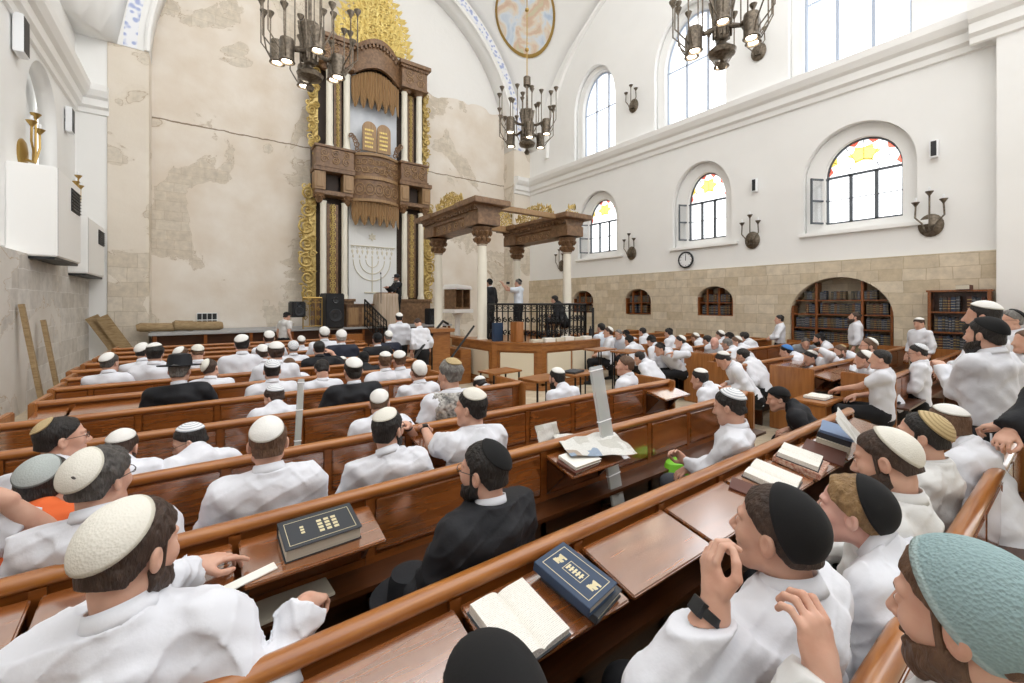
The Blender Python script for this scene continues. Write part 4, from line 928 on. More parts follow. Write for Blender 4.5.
bx = MB(); bx.box(-.32, .32, -.03, .03, 0, .75); tag(bx.build('black_board', 'black_plastic', None, loc=(8.15, 7.62, 1.031), rz=.75, bevel=.01), 'black notice panel standing against the right end of the platform railing', 'panel')
# small reading tables before the platform
def table(x, y, rz, lb, w=.62, d=.42, h=.8, nm='reading_table'):
    e = empty(nm, (x, y, 0), rz, lb, 'table', 'small reading tables before the platform')
    q = MB(); q.box(-w/2, w/2, -d/2, d/2, h, h+.03); q.build('table_top', 'bimah_wood', e, bevel=.008)
    for sx in (-1, 1):
        for sy in (-1, 1): q = MB(); q.tube([(sx*(w/2-.04), sy*(d/2-.04), 0), (sx*(w/2-.04), sy*(d/2-.04), h)], .016, 6); q.build('leg', 'black_metal', e)
for px, py, d, lb in ((500, 372, 7.0, 'small reading table with dark legs left of the platform front'), (578, 374, 6.6, 'small reading table holding a dark folder right before the platform'), (542, 379, 6.4, 'low reading table standing between two others before the platform'), (628, 352, 8.3, 'reading table on the right of the platform near seated readers'), (600, 350, 8.8, 'pale reading table close to the right corner of the platform')):
    p = pD(px, py, d); th_ = max(.55, min(.95, p.z)); table(p.x, p.y, .1, lb, h=th_)
    if 'folder' in lb: bx = MB(); bx.box(-.16, .16, -.11, .11, 0, .03); tag(bx.build('folder', 'book_black', None, loc=(p.x-.08, p.y+.02, th_+.031), rz=.3, bevel=.004), 'dark folder lying on a small reading table right before the platform', 'folder')
# ---------------------------------------------------------------- pews
PITCH = .575; SEAM0 = 1.26
PEWS = {}
def pew(D, X0, X1, lb, up=(), grp='rows of wooden pews with desk flaps', ends=(1, 1), detail=2, shelf=True, pad=False):
    e = empty('pew', ((X0+X1)/2, D, 0), 0, lb, 'pew', grp); ox = (X0+X1)/2; L_ = X1-X0; h = L_/2
    q = MB(); q.tube([(-h-.01, .0, .93), (h+.01, .0, .93)], .036, 14, sc=.85); q.build('top_rail', 'pew_rail_wood', e, smooth=True)
    q = MB(); q.box(-h, h, -.012, .018, .47, .92); q.build('backrest', 'pew_wood', e)
    q = MB(); q.box(-h, h, .03, .46, .41, .45); q.build('seat', 'pew_wood', e, bevel=.01)
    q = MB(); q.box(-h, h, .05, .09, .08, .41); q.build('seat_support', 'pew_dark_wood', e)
    # seams of the flaps at fixed world pitch
    s0 = SEAM0+math.ceil((X0-SEAM0)/PITCH-1e-6)*PITCH
    seams = [s0+k*PITCH for k in range(int((X1-s0)/PITCH)+1)]
    edges = ([X0] if seams and seams[0]-X0 > .12 else [])+seams+([X1] if seams and X1-seams[-1] > .12 else [])
    if detail:
        q = MB()
        for s in edges: q.box(s-ox-.022, s-ox+.022, -.03, -.011, .3, .905)
        q.box(-h, h, -.026, -.011, .575, .61)
        q.build('stile', 'pew_wood', e)
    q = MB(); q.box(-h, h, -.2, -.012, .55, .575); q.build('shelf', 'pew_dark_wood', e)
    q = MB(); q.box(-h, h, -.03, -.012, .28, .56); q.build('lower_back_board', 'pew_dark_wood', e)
    for i, (a, b_) in enumerate(zip(edges[:-1], edges[1:])):
        m = (a+b_)/2; w = b_-a
        if any(u0 <= m <= u1 for u0, u1 in up):
            q = MB(); M = Matrix.Translation((0, -.035, .885)) @ Matrix.Rotation(math.radians(12), 4, 'X')
            q.box(a-ox+.012, b_-ox-.012, -.275, 0, -.022, 0, M); q.build('desk_flap', 'desk_wood', e, bevel=.006)
            for xx in (a-ox+.03, b_-ox-.045): q = MB(); q.prism([(-.03, .84), (-.2, .8), (-.03, .62)], lambda p: (xx, p[0], p[1]), lambda p: (xx+.018, p[0], p[1])); q.build('flap_bracket', 'pew_dark_wood', e)
        elif detail:
            q = MB(); q.box(a-ox+.03, b_-ox-.03, -.034, -.0125, .63, .895); q.build('folded_flap', 'desk_wood' if detail > 1 else 'pew_wood', e, bevel=.005)
    for k, (s, on) in enumerate(((-1, ends[0]), (1, ends[1]))):
        if on:
            q = MB(); q.box(s*h-.028, s*h+.028, -.08, .5, 0, .955); q.build('end_panel', 'end_wood', e, bevel=.01)
    for s in seams[::3]:
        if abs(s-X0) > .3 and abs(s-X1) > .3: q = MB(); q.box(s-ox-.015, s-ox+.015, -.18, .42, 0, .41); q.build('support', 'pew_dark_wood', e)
    PEWS[round(D, 2)] = e
    return e
LEFT = [(.33, -.9, 4.66, [(9, 9)], 'nearest pew of the left block, its rail end at the lower right corner'),
        (1.29, -1.3, 4.69, [(0.05, 4.7)], 'pew across the foreground with raised desk flaps holding open books'),
        (2.19, -1.3, 4.7, [(-1.3, .6), (1.84, 2.42)], 'second pew from the camera, with the newspapers on its raised flap'),
        (3.09, -1.3, 4.65, [(-1.3, -.4), (1.2, 1.85), (3.98, 4.6)], 'third pew from the camera, one glossy flap raised near its right end'),
        (4.08, -1.32, 3.1, [(.6, .7)], 'fourth pew from the camera, ending before the platform tables'),
        (5.03, -1.35, 2.6, [(9, 9)], 'fifth pew from the camera, in the left block'),
        (5.95, -1.3, 2.75, [(-1.2, -.1)], 'sixth pew from the camera, in the left block'),
        (6.8, -1.35, 2.9, [(9, 9)], 'seventh pew from the camera, in the left block'),
        (7.6, -1.4, 3.0, [(9, 9)], 'eighth pew from the camera, in the left block'),
        (8.4, -1.5, 3.1, [(9, 9)], 'ninth pew from the camera, in the left block'),
        (9.25, -1.5, 3.1, [(9, 9)], 'tenth pew from the camera, in the left block'),
        (10.1, -1.5, 3.1, [(9, 9)], 'eleventh pew from the camera, in the left block'),
        (11.0, -1.5, 3.1, [(9, 9)], 'twelfth pew from the camera, in the left block'),
        (12.0, -1.5, 3.1, [(9, 9)], 'farthest pew of the left block, before the stage')]
for i, (D, a, b_, up, lb) in enumerate(LEFT): pew(D, a, b_, lb, up, ends=(1, 1 if i != 1 else 0), detail=2 if i < 6 else (1 if i < 9 else 0))
RIGHT = [(1.55, 7.12, 12.3, [(9.5, 12)], 'nearest pew of the right block, beside the standing men'), (2.42, 7.03, 12.3, [(7.1, 8.0)], 'second nearest pew of the right block, behind the man with the open book'),
         (3.2, 6.65, 12.3, [(7.6, 8.9)], 'third nearest pew of the right block, its broad end panel jutting into the aisle'), (4.2, 7.6, 12.3, [(7.7, 8.4)], 'fourth nearest pew of the right block, beside the bending man'),
         (5.15, 7.79, 12.3, [(8.4, 9)], 'fifth nearest pew of the right block'), (6.1, 8.2, 12.3, [(9, 9)], 'sixth nearest pew of the right block'), (7.05, 8.75, 12.3, [(9, 9)], 'seventh nearest pew of the right block, by the platform corner'),
         (8.2, 9.2, 12.3, [(9, 9)], 'eighth nearest pew of the right block, beyond the platform'), (9.4, 9.3, 12.3, [(9, 9)], 'farthest pew of the right block, near the niches')]
for i, (D, a, b_, up, lb) in enumerate(RIGHT): pew(D, a, b_, lb, up, detail=1 if i < 5 else 0, grp='pews of the right block')
# ---------------------------------------------------------------- books and papers on the desks
def flap_M(D, x, v=.14, rz=0, lift=0, pitch=12):
    """matrix of a spot on the raised flap of pew D; v = distance below the hinge"""
    return Matrix.Translation((x, D-.035, .885)) @ Matrix.Rotation(math.radians(pitch), 4, 'X') @ Matrix.Translation((0, -v, lift)) @ Matrix.Rotation(rz, 4, 'Z')
def place(o, M): o.matrix_world = M; return o
def place_e(e, M): e.matrix_basis = M; return e
def closed_book(M, w, d, t, cover, lb, gilt=None, name='book', grp=None):
    e = empty(name, (0, 0, 0), 0, lb, 'book', grp); e.matrix_basis = M
    q = MB(); q.box(-w/2, w/2, -d/2, d/2, t-.004, t); q.box(-w/2, w/2, -d/2, d/2, 0, .004); q.box(-w/2-.004, -w/2+.003, -d/2, d/2, 0, t); q.build('cover', cover, e, bevel=.0015)
    q = MB(); q.box(-w/2+.003, w/2-.006, -d/2+.006, d/2-.006, .004, t-.004); q.build('page_block', 'page_edge', e)
    if gilt:
        q = MB(); z = t; a, b_ = w/2-.02, d/2-.02; th = .0022
        for (x0, x1, y0, y1) in ((-a, a, b_-th, b_), (-a, a, -b_, -b_+th), (-a, -a+th, -b_, b_), (a-th, a, -b_, b_)): q.box(x0, x1, y0, y1, z, z+.0006)
        if gilt == 1:
            for (x0, x1, y0, y1) in ((-.028, .028, .04, .042), (-.028, .028, -.042, -.04), (-.028, -.026, -.042, .042), (.026, .028, -.042, .042)): q.box(x0, x1, y0, y1, z, z+.0006)
            for k in range(5): y = -.03+.0145*k; q.box(-.015, .013, y, y+.008, z, z+.0006); q.box(-.004, .002, y-.004, y+.004, z, z+.0006)
            for cy in (.075, -.078):
                for j in range(7): a_ = j*.9; q.box(-.022+.006*j, -.016+.006*j+.003, cy-.012+.008*math.sin(a_*2), cy+.012+.004*math.cos(a_), z, z+.0006)
        else:
            for r_ in range(3):
                for j in range(4): q.box(-.04+.022*j, -.025+.022*j, .05-.03*r_, .07-.03*r_, z, z+.0006)
            for j in range(3): q.box(-.03+.018*j, -.018+.018*j, -.08, -.065, z, z+.0006)
        q.build('gilt_ornament', 'gilt', e)
    return e
mat('gilt', 'e2d7b0', .4, .3)
m, t_, bs = nt('printed_page'); N, L = t_.nodes, t_.links
tc = N.new('ShaderNodeTexCoord'); mp = N.new('ShaderNodeMapping'); mp.inputs['Scale'].default_value = (1, 1, 1); L.new(tc.outputs['Object'], mp.inputs[0])
wv = N.new('ShaderNodeTexWave'); wv.wave_type = 'BANDS'; wv.bands_direction = 'Y'; wv.inputs['Scale'].default_value = 55; L.new(mp.outputs[0], wv.inputs['Vector'])
nz = N.new('ShaderNodeTexNoise'); nz.inputs['Scale'].default_value = 190; L.new(mp.outputs[0], nz.inputs['Vector'])
mu = N.new('ShaderNodeMath'); mu.operation = 'MULTIPLY'; L.new(wv.outputs['Fac'], mu.inputs[0]); L.new(nz.outputs['Fac'], mu.inputs[1])
r = N.new('ShaderNodeValToRGB'); r.color_ramp.elements[0].position = .3; r.color_ramp.elements[0].color = lin('f0ede5'); r.color_ramp.elements[1].position = .6; r.color_ramp.elements[1].color = lin('c4c0b8')
L.new(mu.outputs[0], r.inputs[0]); L.new(r.outputs[0], bs.inputs['Base Color']); bs.inputs['Roughness'].default_value = .75
m, t_, bs = nt('newsprint'); N, L = t_.nodes, t_.links
tc = N.new('ShaderNodeTexCoord'); vo = N.new('ShaderNodeTexVoronoi'); vo.distance = 'CHEBYCHEV'; vo.inputs['Scale'].default_value = 9; L.new(tc.outputs['Object'], vo.inputs['Vector'])
r = N.new('ShaderNodeValToRGB'); r.color_ramp.interpolation = 'CONSTANT'; es = r.color_ramp.elements; es[0].color = lin('ecebe6'); es[1].position = .45; es[1].color = lin('d9d7cf')
for p, c in ((.62, 'e9e8e2'), (.74, '9fb0c6'), (.82, 'b9a99a'), (.9, 'efeee9')): q_ = es.new(p); q_.color = lin(c)
L.new(vo.outputs['Color'], r.inputs[0]); nz = N.new('ShaderNodeTexNoise'); nz.inputs['Scale'].default_value = 130; L.new(tc.outputs['Object'], nz.inputs['Vector'])
mm = N.new('ShaderNodeMix'); mm.data_type = 'RGBA'; mm.blend_type = 'MULTIPLY'; mm.inputs[0].default_value = .45; L.new(r.outputs[0], mm.inputs[6]); L.new(nz.outputs['Fac'], mm.inputs[7]); L.new(mm.outputs[2], bs.inputs['Base Color']); bs.inputs['Roughness'].default_value = .8
mat('red_tooled', 'a4543f', .5, noise_s=70, col2='dcc3ae')
def open_book(M, w, d, t, lb, cover='book_black', t2=None, grp=None):
    e = empty('open_book', (0, 0, 0), 0, lb, 'book', grp); e.matrix_basis = M; t2 = t if t2 is None else t2
    q = MB(); q.box(-w-.006, w+.006, -d/2-.006, d/2+.006, 0, .004); q.build('cover', cover, e)
    for s, tt, nm in ((-1, t, 'left_pages'), (1, t2, 'right_pages')):
        q = MB(); n = 10; pr = [(0, .004)]
        pr = [(s*w, .004), (0, .004)]+[(s*w*k/n, .004+tt*(.72+.28*math.sin(min(1, k/n*2.2)*PI/2))-tt*.28*max(0, 1-k/1.5)) for k in range(n+1)]
        q.prism(pr, lambda p: (p[0], -d/2, p[1]), lambda p: (p[0], d/2, p[1])); q.build(nm, 'printed_page', e)
    return e
# foreground flap books (pew 1.29)
R = math.radians
open_book(flap_M(1.29, .83, .155, R(4)), .115, .235, .035, 'thick open book lying on the foreground desk', t2=.022)
closed_book(flap_M(1.29, 1.12, .15, R(12)), .17, .24, .03, 'book_black', 'dark closed book under the navy gilt book on the foreground desk')
closed_book(flap_M(1.29, 1.095, .135, R(9), .031), .17, .25, .036, 'book_navy', 'navy book with gilt frame on its cover, on top of another book', gilt=1)
closed_book(flap_M(1.29, 1.155, .2, R(9), .0) @ Matrix.Translation((.12, 0, 0)), .03, .2, .02, 'paper', 'small pale booklet beside the navy books') if False else None
closed_book(flap_M(1.29, .13, .2, R(-6)), .2, .17, .02, 'book_brown', 'flat dark brown book under the white-sleeved elbow')
q = MB(); q.prism([(-.03, -.02), (.03, -.02), (.0, .03)], lambda p: (p[0], p[1], 0), lambda p: (p[0], p[1], .001)); o = q.build('sticker', 'gold', None); o.matrix_world = flap_M(1.29, .19, .2, 0, .0215); tag(o, 'small yellow triangle sticker lying on the brown book', 'sticker')
# further along the foreground desk
closed_book(flap_M(1.29, 2.46, .155, R(20)), .14, .24, .012, 'book_brown', 'thin brown booklet beside the white-paged books')
open_book(flap_M(1.29, 2.72, .14, R(10)), .13, .25, .03, 'big open white-paged book in the middle of the right desks')
closed_book(flap_M(1.29, 3.13, .14, R(8)), .26, .26, .035, 'red_tooled', 'closed book with a red patterned cover under a white book')
open_book(flap_M(1.29, 3.12, .13, R(12), .036), .11, .22, .028, 'open white book lying on the red patterned book')
closed_book(flap_M(1.29, 3.5, .15, R(12)), .3, .24, .012, 'book_brown', 'flat brown folder on the far right desk')
closed_book(flap_M(1.29, 3.78, .12, R(14)), .27, .2, .045, 'page_edge', 'pale thick book at the bottom of the far right pile')
closed_book(flap_M(1.29, 3.8, .12, R(11), .046), .27, .2, .04, 'book_black', 'dark book in the middle of the far right pile')
closed_book(flap_M(1.29, 3.8, .12, R(15), .087), .27, .2, .02, 'book_blue', 'pale blue book on top of the far right pile')
# second pew: thick navy book, papers
closed_book(flap_M(2.19, .42, .13, R(-88)) , .185, .31, .06, 'book_black', 'thick dark grey book with silver lettering on the second pew desk', gilt=2)
q = MB(); q.box(-.11, .11, -.02, .02, 0, .006); o = q.build('paper_strip', 'paper', None, bevel=.001); o.matrix_world = flap_M(2.19, .13, .245, R(14), .001); tag(o, 'narrow white strip of paper held under the fingertips', 'paper')
q = MB(); q.box(-.2, .2, -.08, .08, 0, .012); o = q.build('folded_papers', 'page_edge', None, bevel=.002); o.matrix_world = Matrix.Translation((.28, 2.09, .577)) @ Matrix.Rotation(R(4), 4, 'Z'); tag(o, 'folded papers lying on the dark shelf under the thick grey book', 'papers')
closed_book(flap_M(2.19, 1.98, .18, R(6)), .25, .16, .02, 'book_brown', 'brown book at the bottom of the newspaper pile')
closed_book(flap_M(2.19, 2.0, .17, R(2), .021), .24, .16, .022, 'paper', 'white notebook beneath the newspaper')
def sheet(nm, M, w, d, m, lb, cat, grp=None, cr=.01, n=10):
    q = MB(); vs = []
    for zz in (0, .004):
        for i in range(n+1):
            for j in range(n+1):
                x = -w/2+w*i/n; y = -d/2+d*j/n; vs.append((x, y, zz+cr*(math.sin(i*1.3+j*.5)+math.cos(j*1.1-i*.4)+2)*.5))
    K = (n+1)**2; fs = []
    for i in range(n):
        for j in range(n): a = i*(n+1)+j; fs.append((a, a+1, a+n+2, a+n+1)); fs.append((K+a, K+a+n+1, K+a+n+2, K+a+1))
    ed = [i*(n+1) for i in range(n+1)]+[n*(n+1)+j for j in range(1, n+1)]+[i*(n+1)+n for i in range(n-1, -1, -1)]+[j for j in range(n-1, 0, -1)]
    for a, b_ in zip(ed, ed[1:]+ed[:1]): fs.append((a, b_, K+b_, K+a))
    q.add(vs, fs); o = q.build(nm, m, None, smooth=True); o.matrix_world = M; return tag(o, lb, cat, grp)
sheet('newspaper', flap_M(2.19, 2.2, .1, R(-18), .046), .5, .3, 'newsprint', 'open colour newspaper spread over the raised flap of the second pew', 'newspaper')
sheet('newspaper', Matrix.Translation((1.98, 2.29, .98)) @ Matrix.Rotation(R(70), 4, 'X'), .2, .12, 'newsprint', 'small newspaper sheet standing behind the rail beside the spread newspaper', 'newspaper', cr=.004)
sheet('newspaper', Matrix.Translation((3.55, .95, 1.0)) @ Matrix.Rotation(R(15), 4, 'Z') @ Matrix.Rotation(R(55), 4, 'X'), .42, .34, 'newsprint', 'newspaper held up by the bearded reader at the right', 'newspaper', cr=.006)
# long clear cases of palm fronds leaning on the rails
def frond_case(x, y, z0, z1, w, lean, lb, ry=0):
    e = empty('palm_frond_case', (x, y, z0), 0, lb, 'case', 'clear cases leaning on the pews'); L_ = z1-z0
    M = Matrix.Rotation(lean, 4, 'X') @ Matrix.Rotation(ry, 4, 'Y')
    q = MB(); q.box(-w/2, w/2, -.012, .012, 0, L_, M); q.build('clear_sleeve', 'clear_plastic', e, bevel=.004)
    q = MB()
    for k in range(5): xx = -w*.36+w*.18*k; q.tube([M @ Vector((xx, 0, .02)), M @ Vector((xx*.8, .004, L_*.5)), M @ Vector((xx*.5, 0, L_*.93))], [.008, .007, .003], 5)
    q.build('palm_fronds', 'frond', e, smooth=True)
    q = MB()
    for zz in (.02, L_*.33, L_*.66, L_-.03): q.box(-w/2-.002, w/2+.002, -.014, .014, zz, zz+.008, M)
    q.build('seal', 'white_plastic', e)
mat('frond', 'a9ad92', .7)
frond_case(2.42, 1.98, .28, 1.45, .125, R(-9), 'wide clear sleeve of palm fronds standing in front of the second pew', R(-4))
frond_case(.62, 4.0-.12, .5, 1.26, .05, R(-6), 'narrow white sleeve leaning behind the dark-jacketed man', R(4))
closed_book(Matrix.Translation((8.0-.5, 2.42-.2, .86)) @ Matrix.Rotation(.3, 4, 'Z'), .3, .22, .03, 'paper', 'white book on the desk before the man in the right block') if False else None
b = MB(); e = empty('wooden_bookstand', (6.6, 2.15, 0), 0, 'low wooden stand holding an open book in the right aisle', 'stand')
b.box(-.35, .35, -.2, .2, .6, .64); b.build('top', 'end_wood', e, bevel=.01)
for s in (-1, 1): b = MB(); b.box(s*.3-.03, s*.3+.03, -.18, .18, 0, .6); b.build('leg', 'end_wood', e, bevel=.01)
open_book(Matrix.Translation((6.6, 2.15, .642)), .15, .24, .03, 'open book with navy cover on the low wooden stand', 'book_navy')
p = pD(1014, 300, 6.2); b = MB(); b.box(-.4, .4, -.3, .3, 0, 2.05); tag(b.build('tall_cupboard', 'end_wood', None, loc=(11.9, 1.0-.6, 0), bevel=.01), 'tall plain wooden cupboard at the right edge by the white pier', 'cupboard')
closed_book(Matrix.Translation((12.55, 1.55, 2.175)) @ Matrix.Rotation(1.57, 4, 'Z'), .2, .4, .09, 'book_brown', 'stack of old brown volumes lying on top of the open bookcase')
sheet('paper_folder', Matrix.Translation((8.15-1.3, 7.0-.2, .0)), .01, .01, 'paper', 'x', 'paper') if False else None
# loose things
b = MB(); b.lathe([(0, 0), (.12, .02), (.16, .12), (.12, .25), (.03, .3), (0, .3)], n=14); b.v = [(x*.9, y*.6, z*.6) for x, y, z in b.v]; tag(b.build('green_bag', 'bag_green', None, smooth=True, loc=(3.12, 2.0, .66-.2)), 'bright green plastic bag on the seat beside the striped-kippah man', 'bag')
# ---------------------------------------------------------------- figures: signed-distance modelling + surface nets
def sn(V):
    """surface nets on a 3d array (negative inside) -> verts (index space), quads"""
    s = V < 0
    nx, ny, nz_ = V.shape
    c = np.zeros((nx-1, ny-1, nz_-1), np.int8)
    for dx in (0, 1):
        for dy in (0, 1):
            for dz in (0, 1): c += s[dx:nx-1+dx, dy:ny-1+dy, dz:nz_-1+dz]
    act = (c > 0) & (c < 8); I = np.argwhere(act)
    if len(I) == 0: return np.zeros((0, 3)), np.zeros((0, 4), int)
    idx = -np.ones(act.shape, np.int64); idx[act] = np.arange(len(I))
    P = np.zeros((len(I), 3)); W = np.zeros(len(I))
    cor = [(0, 0, 0), (1, 0, 0), (0, 1, 0), (1, 1, 0), (0, 0, 1), (1, 0, 1), (0, 1, 1), (1, 1, 1)]
    vals = [V[I[:, 0]+a, I[:, 1]+b_, I[:, 2]+c_] for a, b_, c_ in cor]
    for i in range(8):
        for ax in range(3):
            j = i | (1 << ax)
            if j == i: continue
            a, b_ = vals[i], vals[j]; m_ = (a < 0) != (b_ < 0)
            t = np.where(m_, a/(np.where(a-b_ == 0, 1, a-b_)), 0)
            base = np.array(cor[i], float)
            for k in range(3): P[:, k] += np.where(m_, base[k]+(t if k == ax else 0), 0)
            W += m_
    P = P/np.maximum(W, 1)[:, None]+I
    Q = []
    for ax in range(3):
        o = [0, 0, 0]; o[ax] = 1; u, v = (ax+1) % 3, (ax+2) % 3
        sl0 = [slice(1, n-1) for n in V.shape]; sl1 = [slice(1, n-1) for n in V.shape]
        sl0[ax] = slice(0, V.shape[ax]-1); sl1[ax] = slice(1, V.shape[ax])
        a, b_ = s[tuple(sl0)], s[tuple(sl1)]; st_ = [1, 1, 1]; st_[ax] = 0
        for flip, mm_ in ((0, a & ~b_), (1, ~a & b_)):
            E = np.argwhere(mm_)+np.array(st_)
            if len(E) == 0: continue
            du = np.zeros(3, int); dv = np.zeros(3, int); du[u] = 1; dv[v] = 1
            q = [E-du-dv, E-dv, E, E-du]
            q = np.stack([idx[x[:, 0], x[:, 1], x[:, 2]] for x in q], 1)
            Q.append(q[:, ::-1] if flip else q)
    Q = np.concatenate(Q) if Q else np.zeros((0, 4), int)
    return P, Q[(Q >= 0).all(1)]
def polygonise(f, lo, hi, h, blk=6):
    lo = np.array(lo, float); hi = np.array(hi, float)
    nb = np.maximum(1, np.ceil((hi-lo)/(h*blk)).astype(int)); n = nb*blk+1
    V = np.empty(n, np.float32)
    cx = [lo[k]+(np.arange(nb[k])+.5)*h*blk for k in range(3)]
    G = np.stack(np.meshgrid(*cx, indexing='ij'), -1).reshape(-1, 3)
    d = f(G); near = np.abs(d) < h*blk*1.15+.012
    sg = np.where(d < 0, -1., 1.).reshape(nb)
    V[:] = 1
    V[:-1, :-1, :-1] = np.repeat(np.repeat(np.repeat(sg, blk, 0), blk, 1), blk, 2)
    B = np.argwhere(near.reshape(nb))
    if len(B) == 0: return np.zeros((0, 3)), np.zeros((0, 4), int)
    loc = np.stack(np.meshgrid(*[np.arange(blk+1)]*3, indexing='ij'), -1).reshape(-1, 3)
    A = (B[:, None, :]*blk+loc[None]).reshape(-1, 3)
    V[A[:, 0], A[:, 1], A[:, 2]] = f(lo+A*h)
    P, Q = sn(V)
    return lo+P*h, Q
def rc(p, a, b_, r1, r2):
    a = np.array(a, float); b_ = np.array(b_, float); ba = b_-a; l2 = max(ba @ ba, 1e-9)
    t = np.clip((p-a) @ ba/l2, 0, 1); q = p-a-t[:, None]*ba
    return np.sqrt((q*q).sum(1))-(r1+(r2-r1)*t)
def el(p, c, r, R=None):
    q = p-np.array(c, float)
    if R is not None: q = q @ R
    r = np.array(r, float); k0 = np.sqrt(((q/r)**2).sum(1)); k1 = np.sqrt(((q/r**2)**2).sum(1))+1e-9
    return k0*(k0-1)/k1
def su(a, b_, k):
    h = np.maximum(k-np.abs(a-b_), 0)/k; return np.minimum(a, b_)-h*h*k*.25
def ss(a, b_, k): return -su(-a, b_, k)          # a minus b
def rotm(yaw=0, pitch=0, roll=0):
    return np.array((Matrix.Rotation(yaw, 3, 'Z') @ Matrix.Rotation(pitch, 3, 'X') @ Matrix.Rotation(roll, 3, 'Y')))
def wob(p, s, amp, seed=0):
    q = p*s+seed*3.7
    return amp*(np.sin(q[:, 0]+1.7*np.sin(q[:, 1]*.9+seed))*np.sin(q[:, 2]*1.1+1.3*np.sin(q[:, 0]*.8))+.5*np.sin(q[:, 1]*1.9+q[:, 2]*1.4))
def head_sdf(q, full=True, age=0):
    d = el(q, (0, -.012, .035), (.076, .098, .088))
    d = su(d, el(q, (0, .03, -.03), (.06, .064, .08)), .03)
    d = su(d, rc(q, (0, .07, -.098), (0, .06, -.098), .021, .024), .03)
    for s in (-1, 1): 
        d = su(d, rc(q, (s*.052, .0, -.06), (s*.018, .068, -.094), .018, .02), .025)
    if full:
        for s in (-1, 1):
            d = su(d, el(q, (s*.04, .06, -.018), (.026, .026, .028)), .02)
            d = su(d, rc(q, (s*.012, .088, .03), (s*.045, .072, .034), .010, .009), .012)
            d = ss(d, el(q, (s*.031, .096, .012), (.018, .014, .012)), .012)
            d = su(d, el(q, (s*.031, .078, .01), (.0155, .0135, .0125)), .003)
        d = su(d, rc(q, (0, .09, .016), (0, .113, -.024), .008, .0125), .012)
        for s in (-1, 1): d = su(d, el(q, (s*.012, .1, -.03), (.008, .011, .008)), .006)
        d = su(d, el(q, (0, .09, -.057), (.024, .012, .007)), .006); d = su(d, el(q, (0, .088, -.069), (.02, .012, .007)), .006)
        d = ss(d, el(q, (0, .104, -.063), (.022, .01, .0018)), .003)
    else: d = su(d, rc(q, (0, .09, .012), (0, .11, -.026), .009, .014), .015)
    for s in (-1, 1):
        e_ = el(q, (s*.079, -.01, -.004), (.011, .021, .032), rotm(s*.35, .15)); e_ = ss(e_, el(q, (s*.089, -.004, .0), (.007, .011, .018)), .005); d = su(d, e_, .006)
    return d
def hand_sdf(q, curl=.5, spread=.12, side=1, thumb=.5, idx=None):
    """q in hand frame: x = across towards the thumb side*, y = along the fingers, z = back of the hand"""
    q = q.copy(); q[:, 0] *= side
    d = rc(q, (0, -.03, 0), (0, .02, 0), .026, .027)
    d = su(d, el(q, (0, .048, 0), (.042, .048, .017)), .02)
    for k, (x, l, r) in enumerate(((.031, .082, .0092), (.011, .09, .0095), (-.0095, .084, .009), (-.029, .066, .008))):
        c = (curl if idx is None else idx[k]); a0 = c*.7; sp = spread*(1.2-.8*k)*1.0
        p0 = np.array((x, .083-.004*abs(k-1), .002)); ang = a0; pts = [p0]
        for seg, fr in enumerate((.46, .3, .24)):
            dr = np.array((math.sin(sp)*math.cos(ang), math.cos(sp)*math.cos(ang), -math.sin(ang))); pts.append(pts[-1]+dr*l*fr); ang += c*(1.25 if seg == 0 else .8)
        for seg in range(3): 
            e_ = rc(q, pts[seg], pts[seg+1], r*(1-.07*seg), r*(1-.07*(seg+1)))
            d = su(d, e_, .006 if seg == 0 else .003)
    t0 = np.array((.03, .02, -.006)); t1 = t0+np.array((.03*(1.2-thumb*.5), .03, -.012-.015*thumb)); t2 = t1+np.array((.008-.018*thumb, .03, -.012*thumb)); t3 = t2+np.array((-.004-.012*thumb, .024, -.008*thumb))
    d = su(d, rc(q, t0, t1, .016, .012), .012); d = su(d, rc(q, t1, t2, .0115, .0105), .004); d = su(d, rc(q, t2, t3, .0105, .0085), .004)
    return d
def to_mesh(parts, name, m, parent, attr=None, smooth=True):
    vs = []; fs = []; o_ = 0
    for P, Q in parts:
        if len(P) == 0: continue
        vs.append(P); fs.append(Q+o_); o_ += len(P)
    if not vs: return None
    vs = np.concatenate(vs); fs = np.concatenate(fs)
    me = bpy.data.meshes.new(name); me.vertices.add(len(vs)); me.vertices.foreach_set('co', vs.astype(np.float32).ravel())
    me.loops.add(len(fs)*4); me.loops.foreach_set('vertex_index', fs.astype(np.int32).ravel()); me.polygons.add(len(fs))
    me.polygons.foreach_set('loop_start', np.arange(0, len(fs)*4, 4, dtype=np.int32)); me.polygons.foreach_set('loop_total', np.full(len(fs), 4, np.int32))
    me.update(calc_edges=True); me.validate()
    if smooth: me.polygons.foreach_set('use_smooth', [True]*len(me.polygons))
    if attr is not None:
        a = me.attributes.new('ring', 'FLOAT', 'POINT'); a.data.foreach_set('value', attr.astype(np.float32))
    me.materials.append(MAT[m]); ob = bpy.data.objects.new(name, me); COL.objects.link(ob); ob.parent = parent
    return ob
